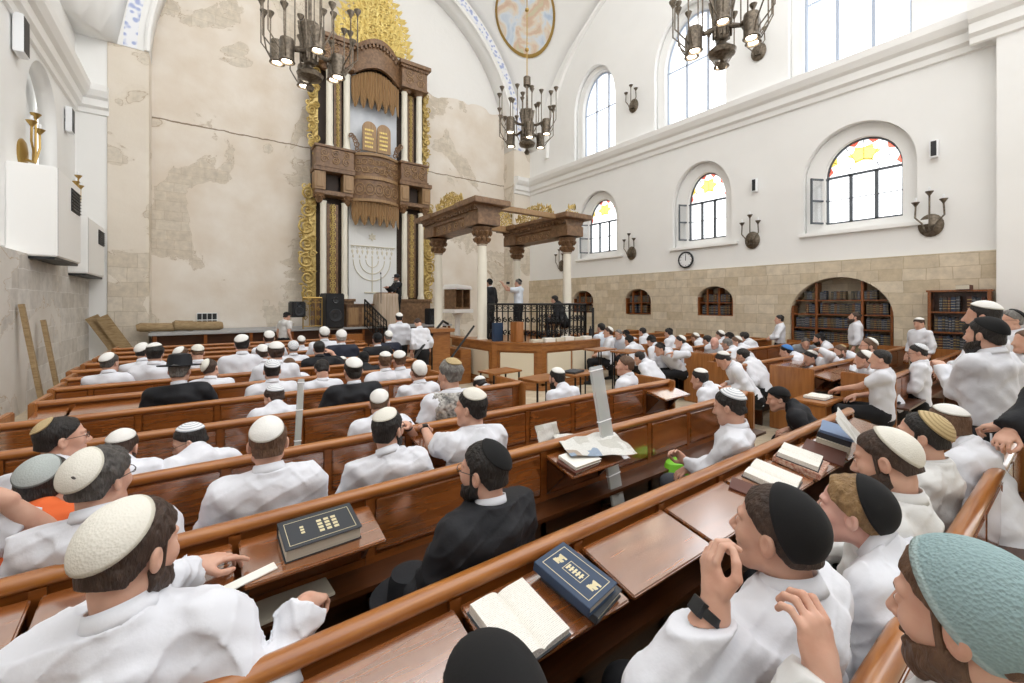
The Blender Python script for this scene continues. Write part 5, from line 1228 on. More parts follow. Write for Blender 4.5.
# ---- figure materials
def skin(name, col, c2):
    m = mat(name, col, .5, noise_s=14, col2=c2, bump=.05, bump_s=120, spec=.35); b = m.node_tree.nodes['Principled BSDF']
    b.inputs['Subsurface Weight'].default_value = .12; b.inputs['Subsurface Radius'].default_value = (.02, .008, .005); b.inputs['Subsurface Scale'].default_value = .5
skin('skin_light', 'd8ae99', 'cb9a84'); skin('skin_tan', 'c99677', 'b98363'); skin('skin_pink', 'e0b4a4', 'd3a092')
for n_, c, c2 in (('hair_black', '14110f', '231d1a'), ('hair_dark_brown', '33251d', '48352a'), ('hair_brown', '553c2b', '6d513b'), ('hair_blond', 'a08056', '7c5f3e'), ('hair_grey', '8b8883', '55524f'), ('hair_dark_grey', '5b5753', '3a3735'), ('hair_white', 'c9c6c0', 'a8a49d')):
    mat(n_, c, .55, noise_s=60, col2=c2, bump=1, bump_s=150, stretch=(1, .6, .25))
mat('shirt_white', 'dfe1e8', .8, bump=.12, bump_s=60); mat('shirt_offwhite', 'd9d9d8', .8, bump=.12, bump_s=60)
mat('shirt_blue', 'dce6f2', .8); mat('shirt_orange', 'e0672f', .8); mat('suit_black', '0f1118', .75, bump=.15, bump_s=90); mat('suit_navy', '1c2233', .75); mat('shirt_grey', '8f9398', .8)
mat('trousers_black', '0f1015', .85); mat('trousers_grey', '41444b', .85); mat('trousers_khaki', '8c8468', .85); mat('shoe_black', '101010', .5)
mat('shawl', 'd9d6d0', .85, noise_s=30, col2='4a4a4a', stretch=(1, 1, 1)); mat('watch_black', '15171a', .3); mat('lens', 'aab2b8', .1)
mat('mask_white', 'e8eef2', .7)
def kip(name, c1, c2, rings=0, bump=.3):
    m, t, b = nt(name); N, L = t.nodes, t.links; b.inputs['Roughness'].default_value = .9
    at = N.new('ShaderNodeAttribute'); at.attribute_name = 'ring'
    r = N.new('ShaderNodeValToRGB'); 
    if rings:
        w = N.new('ShaderNodeMath'); w.operation = 'MULTIPLY'; w.inputs[1].default_value = rings; L.new(at.outputs['Fac'], w.inputs[0])
        s_ = N.new('ShaderNodeMath'); s_.operation = 'FRACT'; L.new(w.outputs[0], s_.inputs[0]); r.color_ramp.interpolation = 'CONSTANT'
        r.color_ramp.elements[1].position = .6; L.new(s_.outputs[0], r.inputs[0])
    else:
        r.color_ramp.elements[0].position = .9; r.color_ramp.elements[1].position = .93; L.new(at.outputs['Fac'], r.inputs[0])
    r.color_ramp.elements[0].color = lin(c1); r.color_ramp.elements[1].color = lin(c2); L.new(r.outputs[0], b.inputs['Base Color'])
    tc = N.new('ShaderNodeTexCoord'); vo = N.new('ShaderNodeTexVoronoi'); vo.inputs['Scale'].default_value = 170; L.new(tc.outputs['Object'], vo.inputs['Vector'])
    bp = N.new('ShaderNodeBump'); bp.inputs['Strength'].default_value = bump; bp.inputs['Distance'].default_value = .004; L.new(vo.outputs['Distance'], bp.inputs['Height']); L.new(bp.outputs[0], b.inputs['Normal'])
kip('kip_white', 'e8e7e3', 'd2d0c8'); kip('kip_cream', 'e2dfd5', 'cdc9bb'); kip('kip_white_grey', 'eceef0', 'b4bac2', 5); kip('kip_tan', 'c2ad84', 'a48f66', 6); kip('kip_teal', '8fa8ab', 'a9bfc0', 0, .8)
kip('kip_black', '0c0c0e', '121214', 0, .05); kip('kip_grey', 'a9b0ae', '6d7371', 0); kip('kip_cream_tan', 'e6dfcf', 'c3b289', 4); kip('kip_blue', '4a7fc0', '3a68a4')
FINE_T = 2.6
def person(label, x, y, ztop, yaw=0, seated=True, lean=.0, side=0, hyaw=0, hpitch=0, hroll=0, hair='hair_dark_brown', kippah='kip_white', ksize=.5, ktilt=.8, kdx=0, beard=0,
           shirt='shirt_white', trousers='trousers_black', skinm='skin_light', arms=None, sleeves='long', glasses=False, hat=False, res=None, z0=0, hairlen=0, size=1.0, jacket=False, legs=True, shawl=False,
           watch=None, hands=None, grp=None, hlen=.0, scarf=False, tassels=False, bulk=1.0, no_head=False, ponytail=False, rows=None, collar=True, seed=None, torso_yaw=0, clamp=True):
    """x, y = point under the head top in world metres; ztop = height of the head top. Everything is solved back from the head."""
    dist = math.hypot(x, y); seed = seed if seed is not None else (hash((round(x, 2), round(y, 2))) % 97)
    res = res if res else min(.024, max(.0065, dist*.0035)); hres = min(.011, max(.0032, dist*.0017))
    sh = .545 if seated else 1.0                    # height of the torso origin above the floor
    e = empty('person', (0, 0, 0), 0, label, 'person', grp)
    need = (ztop-z0-sh*size)/size; full = .772
    if need < full: 
        need = max(need, .45); lean_ = math.acos(min(1, need/full)); lean = math.copysign(max(abs(lean), lean_), 1 if lean >= 0 else -1) if (need < full-.02 and seated) else lean
    k_ = size
    if not seated and need < full: k_ = max(.84, (ztop-z0)/(sh+full)); need = full; lean = min(abs(lean), .9)*(1 if lean >= 0 else -1)
    elif need > full: k_ = size*(ztop-z0)/(z0*0+size*(sh+full)); 
    # torso frame -> local figure frame (facing +Y)
    RT = rotm(torso_yaw, -lean, side); T0 = np.array((0, 0, sh))
    def tt(p): return RT @ np.array(p, float)+T0
    headc = tt((0, .02+.03*math.sin(lean), .645)) if abs(lean) < .3 else tt((0, .035, .635))
    RH = rotm(hyaw, hpitch-lean*.35, hroll)
    neck0, neck1 = tt((0, -.02, .5)), headc+RH @ np.array((0, -.03, -.06))
    LM = Matrix.Rotation(yaw, 4, 'Z')
    top = headc+RH @ np.array((0, 0, .122)); v = LM @ Vector((top[0]*k_, top[1]*k_, 0))
    e.matrix_basis = Matrix.Translation((x-v.x, y-v.y, z0)) @ LM @ Matrix.Scale(k_, 4)
    if not seated: hipz = .95
    # arms: shoulder, elbow, wrist in figure frame; default resting
    SHD = {s: tt((s*.175, -.005, .445)) for s in (-1, 1)}
    A = {}
    for s in (-1, 1):
        a = (arms or {}).get(s)
        if isinstance(a, dict):
            wl = np.array(e.matrix_basis.inverted() @ Vector(a['w'])); S0 = SHD[s]; dv = wl-S0; L_ = np.linalg.norm(dv); l1, l2 = .285, .255
            if L_ > l1+l2-.004: f_ = min(1.25, L_/(l1+l2-.004)); l1 *= f_; l2 *= f_
            L_ = min(L_, l1+l2-.003); dn = dv/np.linalg.norm(dv); ca = (l1*l1+L_*L_-l2*l2)/(2*l1*L_); ca = max(-1, min(1, ca))
            pole = np.array(a.get('pole', (s*.6, -.1, -1)), float); pole -= dn*(pole @ dn); pole /= np.linalg.norm(pole)
            E0 = S0+dn*l1*ca+pole*l1*math.sqrt(1-ca*ca); W0 = S0+dn*L_
            hd = a.get('hd')
            if hd is not None:
                Li = np.array(e.matrix_basis.to_3x3().inverted()); hd = (Li @ np.array(hd[0], float), Li @ np.array(hd[1], float))
            A[s] = (S0, E0, W0, hd, a.get('cu', .35)); continue
        if a is None:
            if seated: a = ((s*.25, .06+.1*math.sin(lean), max(.2, sh+.17*math.cos(lean))), (s*.12, .3+.1*math.sin(lean), sh+.13))
            else: a = ((s*.25, -.03, 1.14), (s*.24, .08, .9))
            a = (a[0], a[1])
        # keep limb lengths human
        S0 = SHD[s]; E0 = np.array(a[0], float); d = E0-S0; E0 = S0+d/np.linalg.norm(d)*.285
        W0 = np.array(a[1], float); d = W0-E0; W0 = E0+d/np.linalg.norm(d)*.25
        A[s] = (S0, E0, W0, a[2] if len(a) > 2 else None, a[3] if len(a) > 3 else .35)
    # legs
    LG = {}
    for s in (-1, 1):
        if seated: LG[s] = (np.array((s*.09, .02, .53)), np.array((s*.15, .42, .53)), np.array((s*.14, .4, .1)))
        else: LG[s] = (np.array((s*.085, 0, .93)), np.array((s*.1, .01, .5)), np.array((s*.11, 0, .08)))
    def torso(p, off=0.0, wmul=1.0):
        q = (p-T0) @ RT; qq = q*np.array((1, 1.42, 1))
        w = bulk*wmul
        d = rc(qq, (0, 0, -.03), (0, .0, .2), .16*w, .158*w)
        d = su(d, el(qq, (0, .01, .31), (.178*w, .16*w, .19)), .06)
        d = su(d, rc(q, (-.135, -.012, .44), (.135, -.012, .44), .062*w, .062*w), .07)
        d = su(d, rc(q, (0, -.03, .52), (0, -.03, .45), .056, .09), .06)
        return d-off
    def arm(p, s, off=0.0, upto=1.0):
        S0, E0, W0 = A[s][:3]
        d = rc(p, S0, E0, .056, .043)
        if upto >= 1: d = su(d, rc(p, E0, W0, .043, .029), .02)
        else: d = rc(p, S0, S0+(E0-S0)*upto, .056, .05)
        return d-off
    # --- body mesh (skin): head+neck fine, hands fine, trunk coarse hidden under clothes
    allp = [neck0, headc]+[v_ for s in (-1, 1) for v_ in A[s][:3]]
    def skinhead(p):
        q = (p-headc) @ RH; d = head_sdf(q, hres < .009)
        return su(d, rc(p, neck0, neck1, .056, .05), .03)
    parts = [polygonise(skinhead, np.minimum(headc-.16, neck0-.07), np.maximum(headc+.16, neck0+.07), hres)]
    def trunk(p):
        d = torso(p, -.012)
        for s in (-1, 1): d = su(d, arm(p, s, -.008), .03)
        if legs:
            for s in (-1, 1): d = su(d, np.minimum(rc(p, LG[s][0], LG[s][1], .075, .055), rc(p, LG[s][1], LG[s][2], .05, .04)), .02)
        return d
    lo = np.min([tt((0, 0, -.1))-.2]+[v_-.09 for v_ in allp]+([LG[s][2]-.08 for s in LG]+[LG[s][1]-.1 for s in LG] if legs else []), 0); hi = np.max([tt((0, 0, .5))+.2]+[v_+.09 for v_ in allp]+([LG[s][1]+.1 for s in LG] if legs else []), 0)
    parts.append(polygonise(trunk, lo, hi, max(res*1.4, .018)))
    HF = {}
    for s in (-1, 1):
        E0, W0 = A[s][1], A[s][2]; fwd = (W0-E0)/np.linalg.norm(W0-E0)
        hd = A[s][3]
        if hd is not None: dirv = np.array(hd[0], float); nrm_ = np.array(hd[1], float)
        else: dirv = fwd+np.array((-.25*s, .1, -.25)); nrm_ = np.array((0, -.1, 1.))
        yv = dirv/np.linalg.norm(dirv); xv = np.cross(yv, nrm_); xv /= np.linalg.norm(xv); zv = np.cross(xv, yv)
        Rh = np.stack([xv, yv, zv], 1); HF[s] = Rh
        cu = A[s][4]; tside = -s      # thumb towards body midline when the palm faces down
        cen = W0+yv*.02
        def hf(p, Rh=Rh, W0=W0, cu=cu, tside=tside, E0=E0):
            q = (p-W0) @ Rh
            return su(hand_sdf(q, cu if np.isscalar(cu) else .5, side=tside, idx=None if np.isscalar(cu) else cu), rc(p, E0+(W0-E0)*.5, W0, .034, .026), .015)
        hr = max(hres*.9, .0035)
        parts.append(polygonise(hf, np.minimum(W0-.04, W0+yv*.09-.12), np.maximum(W0+.04, W0+yv*.09+.12), min(hr, .009)))
        if sleeves == 'short': parts.append(polygonise(lambda p, s=s: rc(p, A[s][0]+(A[s][1]-A[s][0])*.3, A[s][1], .05, .041)*1.0 if False else np.minimum(rc(p, A[s][0], A[s][1], .05, .041), rc(p, A[s][1], A[s][2], .041, .027)), np.minimum(np.minimum(A[s][0], A[s][1]), A[s][2])-.07, np.maximum(np.maximum(A[s][0], A[s][1]), A[s][2])+.07, min(res, .012)))
    bo = to_mesh(parts, 'body', skinm, e)
    # --- shirt / jacket
    upto = .62 if sleeves == 'short' else 1.0; b_off = .014 if not jacket else .03
    nk = neck0; up = (neck1-neck0)/np.linalg.norm(neck1-neck0)
    def shirt_f(p):
        d = torso(p, b_off, 1.0 if not jacket else 1.03)
        for s in (-1, 1):
            a_ = arm(p, s, b_off+(.008 if upto >= 1 else .014), upto)
            if upto < 1: 
                l_ = np.linalg.norm(A[s][1]-A[s][0]); ax = (A[s][1]-A[s][0])/l_; a_ = np.maximum(a_, (p-A[s][0]) @ ax-l_*upto)
            else:
                ax = (A[s][2]-A[s][1])/np.linalg.norm(A[s][2]-A[s][1]); a_ = np.maximum(a_, (p-A[s][2]) @ ax+.012)
            d = su(d, a_, .035)
        q = (p-T0) @ RT
        f1 = 34; w_ = wob(p, 19, .009, seed)+wob(p, 47, .0036, seed+5)
        # folds radiating from the armpits and gathering at the waist
        fold = .010*np.sin(46*(q[:, 0]*.6+q[:, 2]*.9)+2.2*np.sin(9*q[:, 1]+seed)+3*np.sin(8*q[:, 0]+seed))*np.clip(1-np.abs(q[:, 2]-.2)*2.2, 0, 1)
        u_ = q[:, 0]*14+q[:, 2]*26*np.sign(q[:, 0])+2.2*np.sin(q[:, 1]*11+seed)+2*np.sin(q[:, 0]*13+seed*2); rg_ = (1-np.abs(np.sin(u_)))**3
        u2 = p[:, 2]*38-p[:, 0]*17+2.5*np.sin(p[:, 1]*14+seed); rg2 = (1-np.abs(np.sin(u2)))**4
        d = d+w_*.75+fold*.6-.0075*rg_*np.clip(.5+np.sin(q[:, 2]*9+seed), 0, 1)-.005*rg2
        d = np.maximum(d, (p-nk) @ up-.035)
        if not seated: d = np.maximum(d, (tt((0, 0, .02))[2]-p[:, 2]))
        return d
    o = to_mesh([polygonise(shirt_f, lo, hi, res)], 'jacket' if jacket else 'shirt', shirt, e)
    if collar:
        # stand-up collar with a folded outer leaf, open at the front
        q = MB(); uz = Vector(up); fx = Vector(RT @ np.array((0, 1., 0))); fx = (fx-uz*fx.dot(uz)).normalized(); rx = fx.cross(uz); n_ = 30; g_ = .32
        c0 = Vector(nk)+uz*.022
        prof = [(.063, 0), (.0585, .036), (.0625, .039), (.0725, .012), (.078, -.006), (.071, -.004)] if not sleeves == 'short' else [(.064, 0), (.061, .018), (.064, .02), (.07, .0), (.071, -.006), (.066, -.004)]
        if jacket: prof = [(.062, -.01), (.057, .03), (.061, .033), (.067, -.01)]
        m_ = len(prof); vs_ = []
        for i in range(n_+1):
            t_ = g_+(2*PI-2*g_)*i/n_
            for r0_, z_ in prof: vs_.append(c0+(fx*math.cos(t_)*1.08+rx*math.sin(t_))*r0_+uz*(z_-.012*math.cos(t_)))
        q.add(vs_, [(i*m_+k, i*m_+(k+1) % m_, (i+1)*m_+(k+1) % m_, (i+1)*m_+k) for i in range(n_) for k in range(m_)]+[tuple(range(m_))[::-1], tuple(n_*m_+k for k in range(m_))])
        q.build('collar', 'shirt_white' if jacket and shirt != 'shirt_white' else shirt, o, smooth='all')
    if False:
        def inner(p):
            r_ = (p-(nk+up*.035)); al = r_ @ up; rad = np.sqrt(np.maximum(((r_-al[:, None]*up)**2).sum(1), 0)); return np.maximum(np.abs(rad-.061)-max(.005, hres*.9), np.abs(al-.018)-.03)
        to_mesh([polygonise(inner, nk-.13, nk+.16, max(hres, .004))], 'shirt_collar', 'shirt_white', e)
    if shawl:
        def sh_f(p): 
            q = (p-T0) @ RT; d = np.abs(torso(p, .034)+wob(p, 30, .006, seed))-.008; return np.maximum(np.maximum(d, (p-nk) @ up-.02), .12-q[:, 2])
        to_mesh([polygonise(sh_f, lo, hi, res)], 'shawl', 'shawl', e)
    if legs:
        def tr(p):
            d = None
            for s in (-1, 1):
                d1 = su(rc(p, LG[s][0], LG[s][1], .1, .072), rc(p, LG[s][1], LG[s][2], .07, .055), .03); d = d1 if d is None else su(d, d1, .03)
            q = (p-T0) @ RT; d = su(d, rc(q*np.array((1, 1.3, 1)), (0, 0, -.06), (0, 0, -.0 if seated else -.06), .165 if seated else .176, .15 if seated else .176), .05)
            return np.maximum(d+wob(p, 26, .004, seed+2), .07-p[:, 2])
        l2 = np.minimum(lo, np.array((-.3, -.3, 0))); h2 = np.array((.33, .6, sh+.2))
        to_mesh([polygonise(tr, l2, h2, max(res, .012))], 'trousers', trousers, e)
        for s in (-1, 1):
            an = LG[s][2]; q = MB(); c = Vector((an[0], an[1]+.05, 0))
            P_, Q_ = polygonise(lambda p: np.maximum(su(rc(p, (an[0], an[1]-.02, .055), (an[0]+s*.02, an[1]+.17, .035), .045, .036), rc(p, an, (an[0], an[1], .05), .045, .04), .02), .004-p[:, 2]), (an[0]-.12, an[1]-.1, -.01), (an[0]+.12, an[1]+.25, .16), max(res, .012))
            to_mesh([(P_, Q_)], 'shoe', 'shoe_black', e)
    # --- hair, beard, kippah, glasses (head frame)
    hl = .009+hairlen
    CR = (.076, .098, .088); CC = np.array((0, -.012, .035))
    if hair:
        def hair_f(p):
            q = (p-headc) @ RH; tp = np.clip((q[:, 2]+.05)/.11, .22, 1); d = np.minimum(el(q, CC, CR), el(q, (0, -.03, -.01), (.068, .075, .085)))-hl*tp-wob(q, 120, .0014+hairlen*.12, seed)-wob(q, 45, hairlen*.3, seed)
            d = su(d, rc(q, (0, -.07, -.035), (0, -.068, -.06), .035, .03), .02)
            line = q[:, 1]-(.066-1.05*np.clip(.075-q[:, 2], 0, .2)-.06*np.clip(q[:, 2]-.075, 0, 1)*0)
            d = np.maximum(d, line+wob(q, 60, .003, seed)); low = -.062-hlen-np.clip(q[:, 1], -.2, 0)*.25
            d = np.maximum(d, low-q[:, 2])
            ear = rc(q, (-.1, -.006, -.006), (.1, -.006, -.006), .021, .021); d = np.maximum(d, -(ear))
            if hres < .0062:
                for s in (-1, 1): d = np.minimum(d, rc(q, (s*.016, .094, .03), (s*.046, .08, .034), .0042, .0028))
            if ponytail or beard: 
                for s in (-1, 1): d = np.minimum(d, np.maximum(rc(q, (s*.072, .014, .03), (s*.068, .02, -.04), .008, .007), -.2))
            return d
        to_mesh([polygonise(hair_f, headc-.17, headc+.17, hres)], 'hair', hair, e)
    if beard:
        def beard_f(p):
            q = (p-headc) @ RH
            d = su(el(q, (0, .03, -.03), (.06, .064, .08)), rc(q, (0, .07, -.098), (0, .06, -.098), .021, .024), .03)
            for s in (-1, 1): d = su(d, rc(q, (s*.052, .0, -.06), (s*.018, .068, -.094), .018, .02), .025)
            d = d-.009-wob(q, 110, .0022, seed)
            if beard > 1: d = su(d, rc(q, (0, .078, -.1), (0, .085, -.1-.04*beard), .034, .018), .03)
            cheek = q[:, 2]-(-.034-.35*np.clip(q[:, 1]-.02, 0, .1)*1.0+.35*np.clip(.02-q[:, 1], 0, .05)); d = np.maximum(d, cheek); d = np.maximum(d, .0-q[:, 1]-.012)
            d = np.maximum(d, -el(q, (0, .1, -.062), (.021, .03, .008)))
            return np.minimum(d, np.maximum(rc(q, (-.022, .094, -.05), (.022, .094, -.05), .0065, .0065), -1))
        to_mesh([polygonise(beard_f, headc+RH @ np.array((0, .05, -.09))-.15, headc+RH @ np.array((0, .05, -.09))+.15, hres)], 'beard', hair if hair else 'hair_dark_brown', e)
    if kippah:
        ax = np.array((math.sin(kdx), -math.sin(ktilt)*math.cos(kdx), math.cos(ktilt)*math.cos(kdx))); th = .004+hres*.25
        Kr = np.array(CR)+hl+th+.002
        # ellipsoid cap: polar mesh with rolled rim
        ng, na = 14, 36; a_ = np.cross(ax, (1, 0, 0)); a_ /= np.linalg.norm(a_); b2 = np.cross(ax, a_)
        vs = []; rg = []
        amax = ksize*1.9
        for lay in (0, 1):
            for i in range(ng+1):
                t = amax*i/ng
                for k in range(na):
                    f_ = 2*PI*k/na; dv = ax*math.cos(t)+(a_*math.cos(f_)+b2*math.sin(f_))*math.sin(t)
                    rad = 1/np.sqrt(((dv/(Kr-(th+.001)*lay))**2).sum())
                    flat = 1+.035*math.exp(-(t/.9)**2)*(1-lay)*0
                    pz = CC+dv*rad*flat+dv*.0012*math.sin(f_*3+seed)*(i/ng); vs.append(headc+RH @ pz); rg.append(i/ng)
        K = (ng+1)*na; fs = []
        for i in range(ng):
            for k in range(na):
                k2 = (k+1) % na; fs.append((i*na+k, (i+1)*na+k, (i+1)*na+k2, i*na+k2)); fs.append((K+i*na+k, K+i*na+k2, K+(i+1)*na+k2, K+(i+1)*na+k))
        for k in range(na): k2 = (k+1) % na; fs.append((ng*na+k, K+ng*na+k, K+ng*na+k2, ng*na+k2))
        ko = to_mesh([(np.array(vs), np.array(fs))], 'kippah', kippah, e, np.array(rg))
    if hat:
        q = MB(); M = Matrix([list(RH[i])+[headc[i]] for i in range(3)]+[[0, 0, 0, 1]]) @ Matrix.Translation((0, -.01, .055)) @ Matrix.Rotation(-.08, 4, 'X')
        q.lathe([(.0, .115), (.05, .118), (.082, .108), (.094, .07), (.1, .0), (.101, -.002), (.165, .0), (.172, .008), (.168, .012), (.1, .006)], n=28, M=M, cap=False)
        q.v = [(v_[0], v_[1], v_[2]) for v_ in q.v]; q.build('hat', 'suit_black', e, smooth=True)
    if glasses:
        q = MB(); F = lambda a, b_, c: tuple(headc+RH @ np.array((a, b_, c)))
        for s in (-1, 1):
            q.tube([F(s*.032+.022*math.cos(k*PI/6), .104-.004*abs(math.cos(k*PI/6)), .01+.016*math.sin(k*PI/6)) for k in range(13)], .0016, 5)
            q.tube([F(s*.055, .1, .014), F(s*.078, .06, .016), F(s*.083, -.005, .014)], .0017, 5)
        q.tube([F(-.01, .106, .012), F(.01, .106, .012)], .0016, 5); q.build('glasses', 'watch_black', e, smooth=True)
    if watch:
        S0, E0, W0 = A[watch][:3]; ax = Vector(W0-E0).normalized(); q = MB(); M = Matrix.Translation(W0-np.array(ax)*.035) @ ax.to_track_quat('Z', 'Y').to_matrix().to_4x4()
        q.lathe([(.031, -.011), (.035, -.01), (.035, .01), (.031, .011)], n=20, M=M, cap=False); q.box(-.017, .017, .026, .042, -.017, .017, M); q.build('wristwatch', 'watch_black', e, smooth=True)
    if tassels:
        q = MB()
        for tx, ty in ((-.17, -.1), (-.1, -.15), (.12, -.15), (.18, .05)):
            q.tube([(tx, ty, 1.0), (tx*1.12, ty*1.15, .9), (tx*1.1, ty*1.15, .66)], .006, 5); q.tube([(tx*1.1, ty*1.15, .66), (tx*1.12, ty*1.15, .5)], .011, 5)
        q.build('tassels', 'shirt_white', e, smooth=True)
        q = MB(); q.lathe([(.178, .0), (.184, .002), (.184, .035), (.178, .037)], (0, 0, .955), 26, M=Matrix.Scale(.72, 4, (0, 1, 0)), cap=False); q.build('belt', 'shoe_black', e, smooth=True)
    # pupils for faces close enough to read
    if hres < .0062:
        q = MB(); q2 = MB()
        for s in (-1, 1):
            c = headc+RH @ np.array((s*.031, .0835, .0105)); q.lathe([(0, -.0095), (.0055, -.0078), (.0095, -.002), (.0095, .002), (.0055, .0078), (0, .0095)], tuple(c), 10)
            q2.lathe([(0, .0102), (.0042, .0092), (.0042, .008), (0, .008)], tuple(c), 10, M=Matrix(RH.tolist()) .to_4x4() @ Matrix.Rotation(-PI/2, 4, 'X'))
        q.build('eyeballs', 'eye_white', e, smooth=True); q2.build('irises', 'hair_dark_brown', e, smooth=True)
    return e
mat('eye_white', 'e8e4e0', .3)
# ---------------------------------------------------------------- the people
def P(label, px, py, row=None, Y=None, t=None, off=.27, dz=0, zmin=1.06, zmax=1.48, **k):
    if t is not None: p = pD(px, py, t)
    elif row is not None:
        # hips stay on the seat; a low head means the figure leans forward
        Yh = row+.24
        sz = k.get('size', 1.0)
        for _ in range(12):
            z = pY(px, py, Yh).z; nd = (z-.545*sz)/sz
            if nd < .785-.03 and 'size' not in k: sz = max(.93, sz-.02)
            nd = min(.785, max(.5, (z-.545*sz)/sz)); ln = math.acos(nd/.785) if nd < .765 else 0
            Yh = .5*Yh+.5*(row+.23+.6*math.sin(min(ln, .62)))
        p = pY(px, py, Yh); k['size'] = sz
    else: p = pY(px, py, Y)
    z = p.z
    if k.get('seated', True): z = max(zmin, min(zmax, z))
    return person(label, p.x, p.y, z+dz, **k)
r_ = math.radians
def W(px, py, z, **k): return dict(w=tuple(pZ(px, py, z)), **k)
G = {'BK': dict(hair='hair_black'), 'DB': dict(hair='hair_dark_brown'), 'BR': dict(hair='hair_brown')}
# ---- nearest people, left
P('heavy man in a white shirt with a large cream kippah, nearest at the lower left', 138, 500, t=1.12, yaw=r_(-12), hyaw=r_(-30), hpitch=r_(-8), hair='hair_dark_brown', kippah='kip_cream', ksize=.53, ktilt=.85, beard=.9, bulk=1.16, hairlen=.004,
  arms={1: W(306, 604, .99, pole=(.5, -.5, -1), hd=((.6, 1, -.5), (0, 0, 1)), cu=.9), -1: W(196, 566, .92, pole=(-1, 0, -.6), hd=((1, .35, -.1), (0, 0, 1)), cu=(.2, .45, .5, .55))})
P('curly grey-haired man with a cream kippah behind the heavy man at lower left', 100, 449, t=1.68, yaw=r_(-10), hyaw=r_(-25), hair='hair_dark_grey', hairlen=.012, kippah='kip_cream', ksize=.42, ktilt=1.0, glasses=True)
P('boy in an orange shirt with a grey kippah at the left edge', 46, 453, t=1.85, yaw=r_(10), hyaw=r_(-20), hair='hair_black', kippah='kip_grey', shirt='shirt_orange', ksize=.45, sleeves='short', ktilt=.85)
P('man at the left frame edge holding his bare arm up', -125, 440, t=1.5, yaw=r_(0), hyaw=r_(0), hair='hair_black', sleeves='short', arms={1: dict(w=tuple(pD(-2, 497, 1.6)), pole=(.3, .3, -1)), -1: None})
P('black-haired man in glasses with a small tan kippah, seated third pew far left', 62, 417, 3.09, yaw=r_(-25), hyaw=r_(-45), hair='hair_black', kippah='kip_tan', ksize=.3, glasses=True, beard=0, ktilt=.8)
P('man with a white kippah bowing low, left of the one looking sideways', 125, 428, 3.09, yaw=0, hyaw=r_(-12), hpitch=r_(-12), hair='hair_dark_brown', ktilt=.7, beard=1)
P('young man in glasses with a ringed white kippah looking left over his shoulder', 182, 425, 3.09, yaw=r_(20), hyaw=r_(60), hpitch=r_(-10), hair='hair_black', glasses=True, kippah='kip_white_grey', ktilt=.45, hlen=.01)
P('broad-backed man in a white shirt and white kippah, cropped brown hair', 268, 418, 2.19, off=.32, yaw=r_(0), hyaw=r_(-4), hair='hair_brown', ktilt=.6, kdx=-.15, ksize=.47, bulk=1.0)
P('bearded man with a cream-topped kippah looking right, beside the man in the second pew', 388, 409, 2.19, off=.33, yaw=r_(-12), hyaw=r_(-38), hair='hair_black', kippah='kip_cream', ksize=.42, ktilt=.35, beard=1, glasses=True, hlen=.01)
P('man with a white kippah and wristwatch resting his chin on his hand', 380, 388, 3.09, yaw=r_(-14), hyaw=r_(-10), hpitch=r_(-10), hair='hair_brown', ktilt=.9, ksize=.52, watch=1, sleeves='short', arms={1: dict(w=tuple(pD(407, 425, 3.15)), pole=(.6, .7, -1), cu=.9), -1: None})
P('man with black hair and flat cream kippah stretching his bare arm to the left', 471, 389, 2.19, off=.42, yaw=r_(8), hyaw=r_(22), hair='hair_black', kippah='kip_cream', ksize=.44, ktilt=.3, kdx=-.2, sleeves='short', hlen=.01, watch=-1,
  arms={-1: W(424, 428, .98, pole=(-.6, 0, -1)), 1: None})
P('man in a dark suit with a black kippah and glasses in the foreground pew', 484, 443, t=1.78, yaw=r_(12), hyaw=r_(14), hair='hair_black', kippah='kip_black', shirt='suit_black', jacket=True, glasses=True, beard=1, ksize=.46, ktilt=.75, kdx=.1)
P('man in a black jacket with white kippah, the narrow clear sleeve beside him', 353, 358, 4.08, off=.3, hair='hair_black', kippah='kip_white', ktilt=.5, ksize=.5, shirt='suit_black', jacket=True, hlen=.02)
P('man in a white shirt with round white kippah, left of the grey-haired man', 418, 361, 4.08, off=.3, yaw=r_(4), hair='hair_brown', ktilt=1.0, ksize=.62)
P('grey-haired man with a tan kippah and a patterned shawl', 450, 360, 3.09, off=.3, yaw=r_(6), hyaw=r_(10), hair='hair_grey', hairlen=.01, kippah='kip_tan', ksize=.34, ktilt=.35, shawl=True, glasses=False, sleeves='short')
P('man in white bowed so low that mostly his back shows, right of the grey-haired man', 476, 373, 4.08, off=.55, yaw=r_(10), hair='hair_black', hpitch=r_(-35), lean=.9, kippah='kip_white', zmin=.95)
P('man in a white shirt with a grey-banded white kippah, fifth pew', 272, 360, 5.03, off=.3, hair='hair_black', ktilt=.45, ksize=.5, kippah='kip_white_grey')
P('low-seated man with a banded kippah turning his face left, fourth pew', 271, 385, 4.08, off=.3, hyaw=r_(40), hair='hair_dark_brown', kippah='kip_white_grey', ktilt=.5, ksize=.5, hpitch=r_(-8))
P('man with bushy brown hair under a broad white kippah, white shirt', 276, 343, 5.95, off=.3, hair='hair_dark_brown', ktilt=.3, ksize=.52, hairlen=.01)
P('man with a white kippah just left of the bushy-haired man', 262, 345, 6.8, off=.3, hair='hair_dark_brown', ktilt=.6, yaw=r_(10))
P('bareheaded brown-haired man low behind the bushy-haired man', 289, 357, 5.95, off=.25, hair='hair_brown', kippah=None)
P('man bent forward with shiny black hair and bare neck, no kippah', 321, 361, 5.03, off=.35, hair='hair_black', kippah=None, hpitch=r_(-28), hairlen=.006)
P('man with a cream and black kippah leaning left, beside the black hat', 208, 359, 5.95, off=.3, yaw=r_(-5), hyaw=r_(-20), hroll=r_(-14), hair='hair_dark_brown', kippah='kip_cream', ktilt=.9, kdx=-.5, ksize=.52)
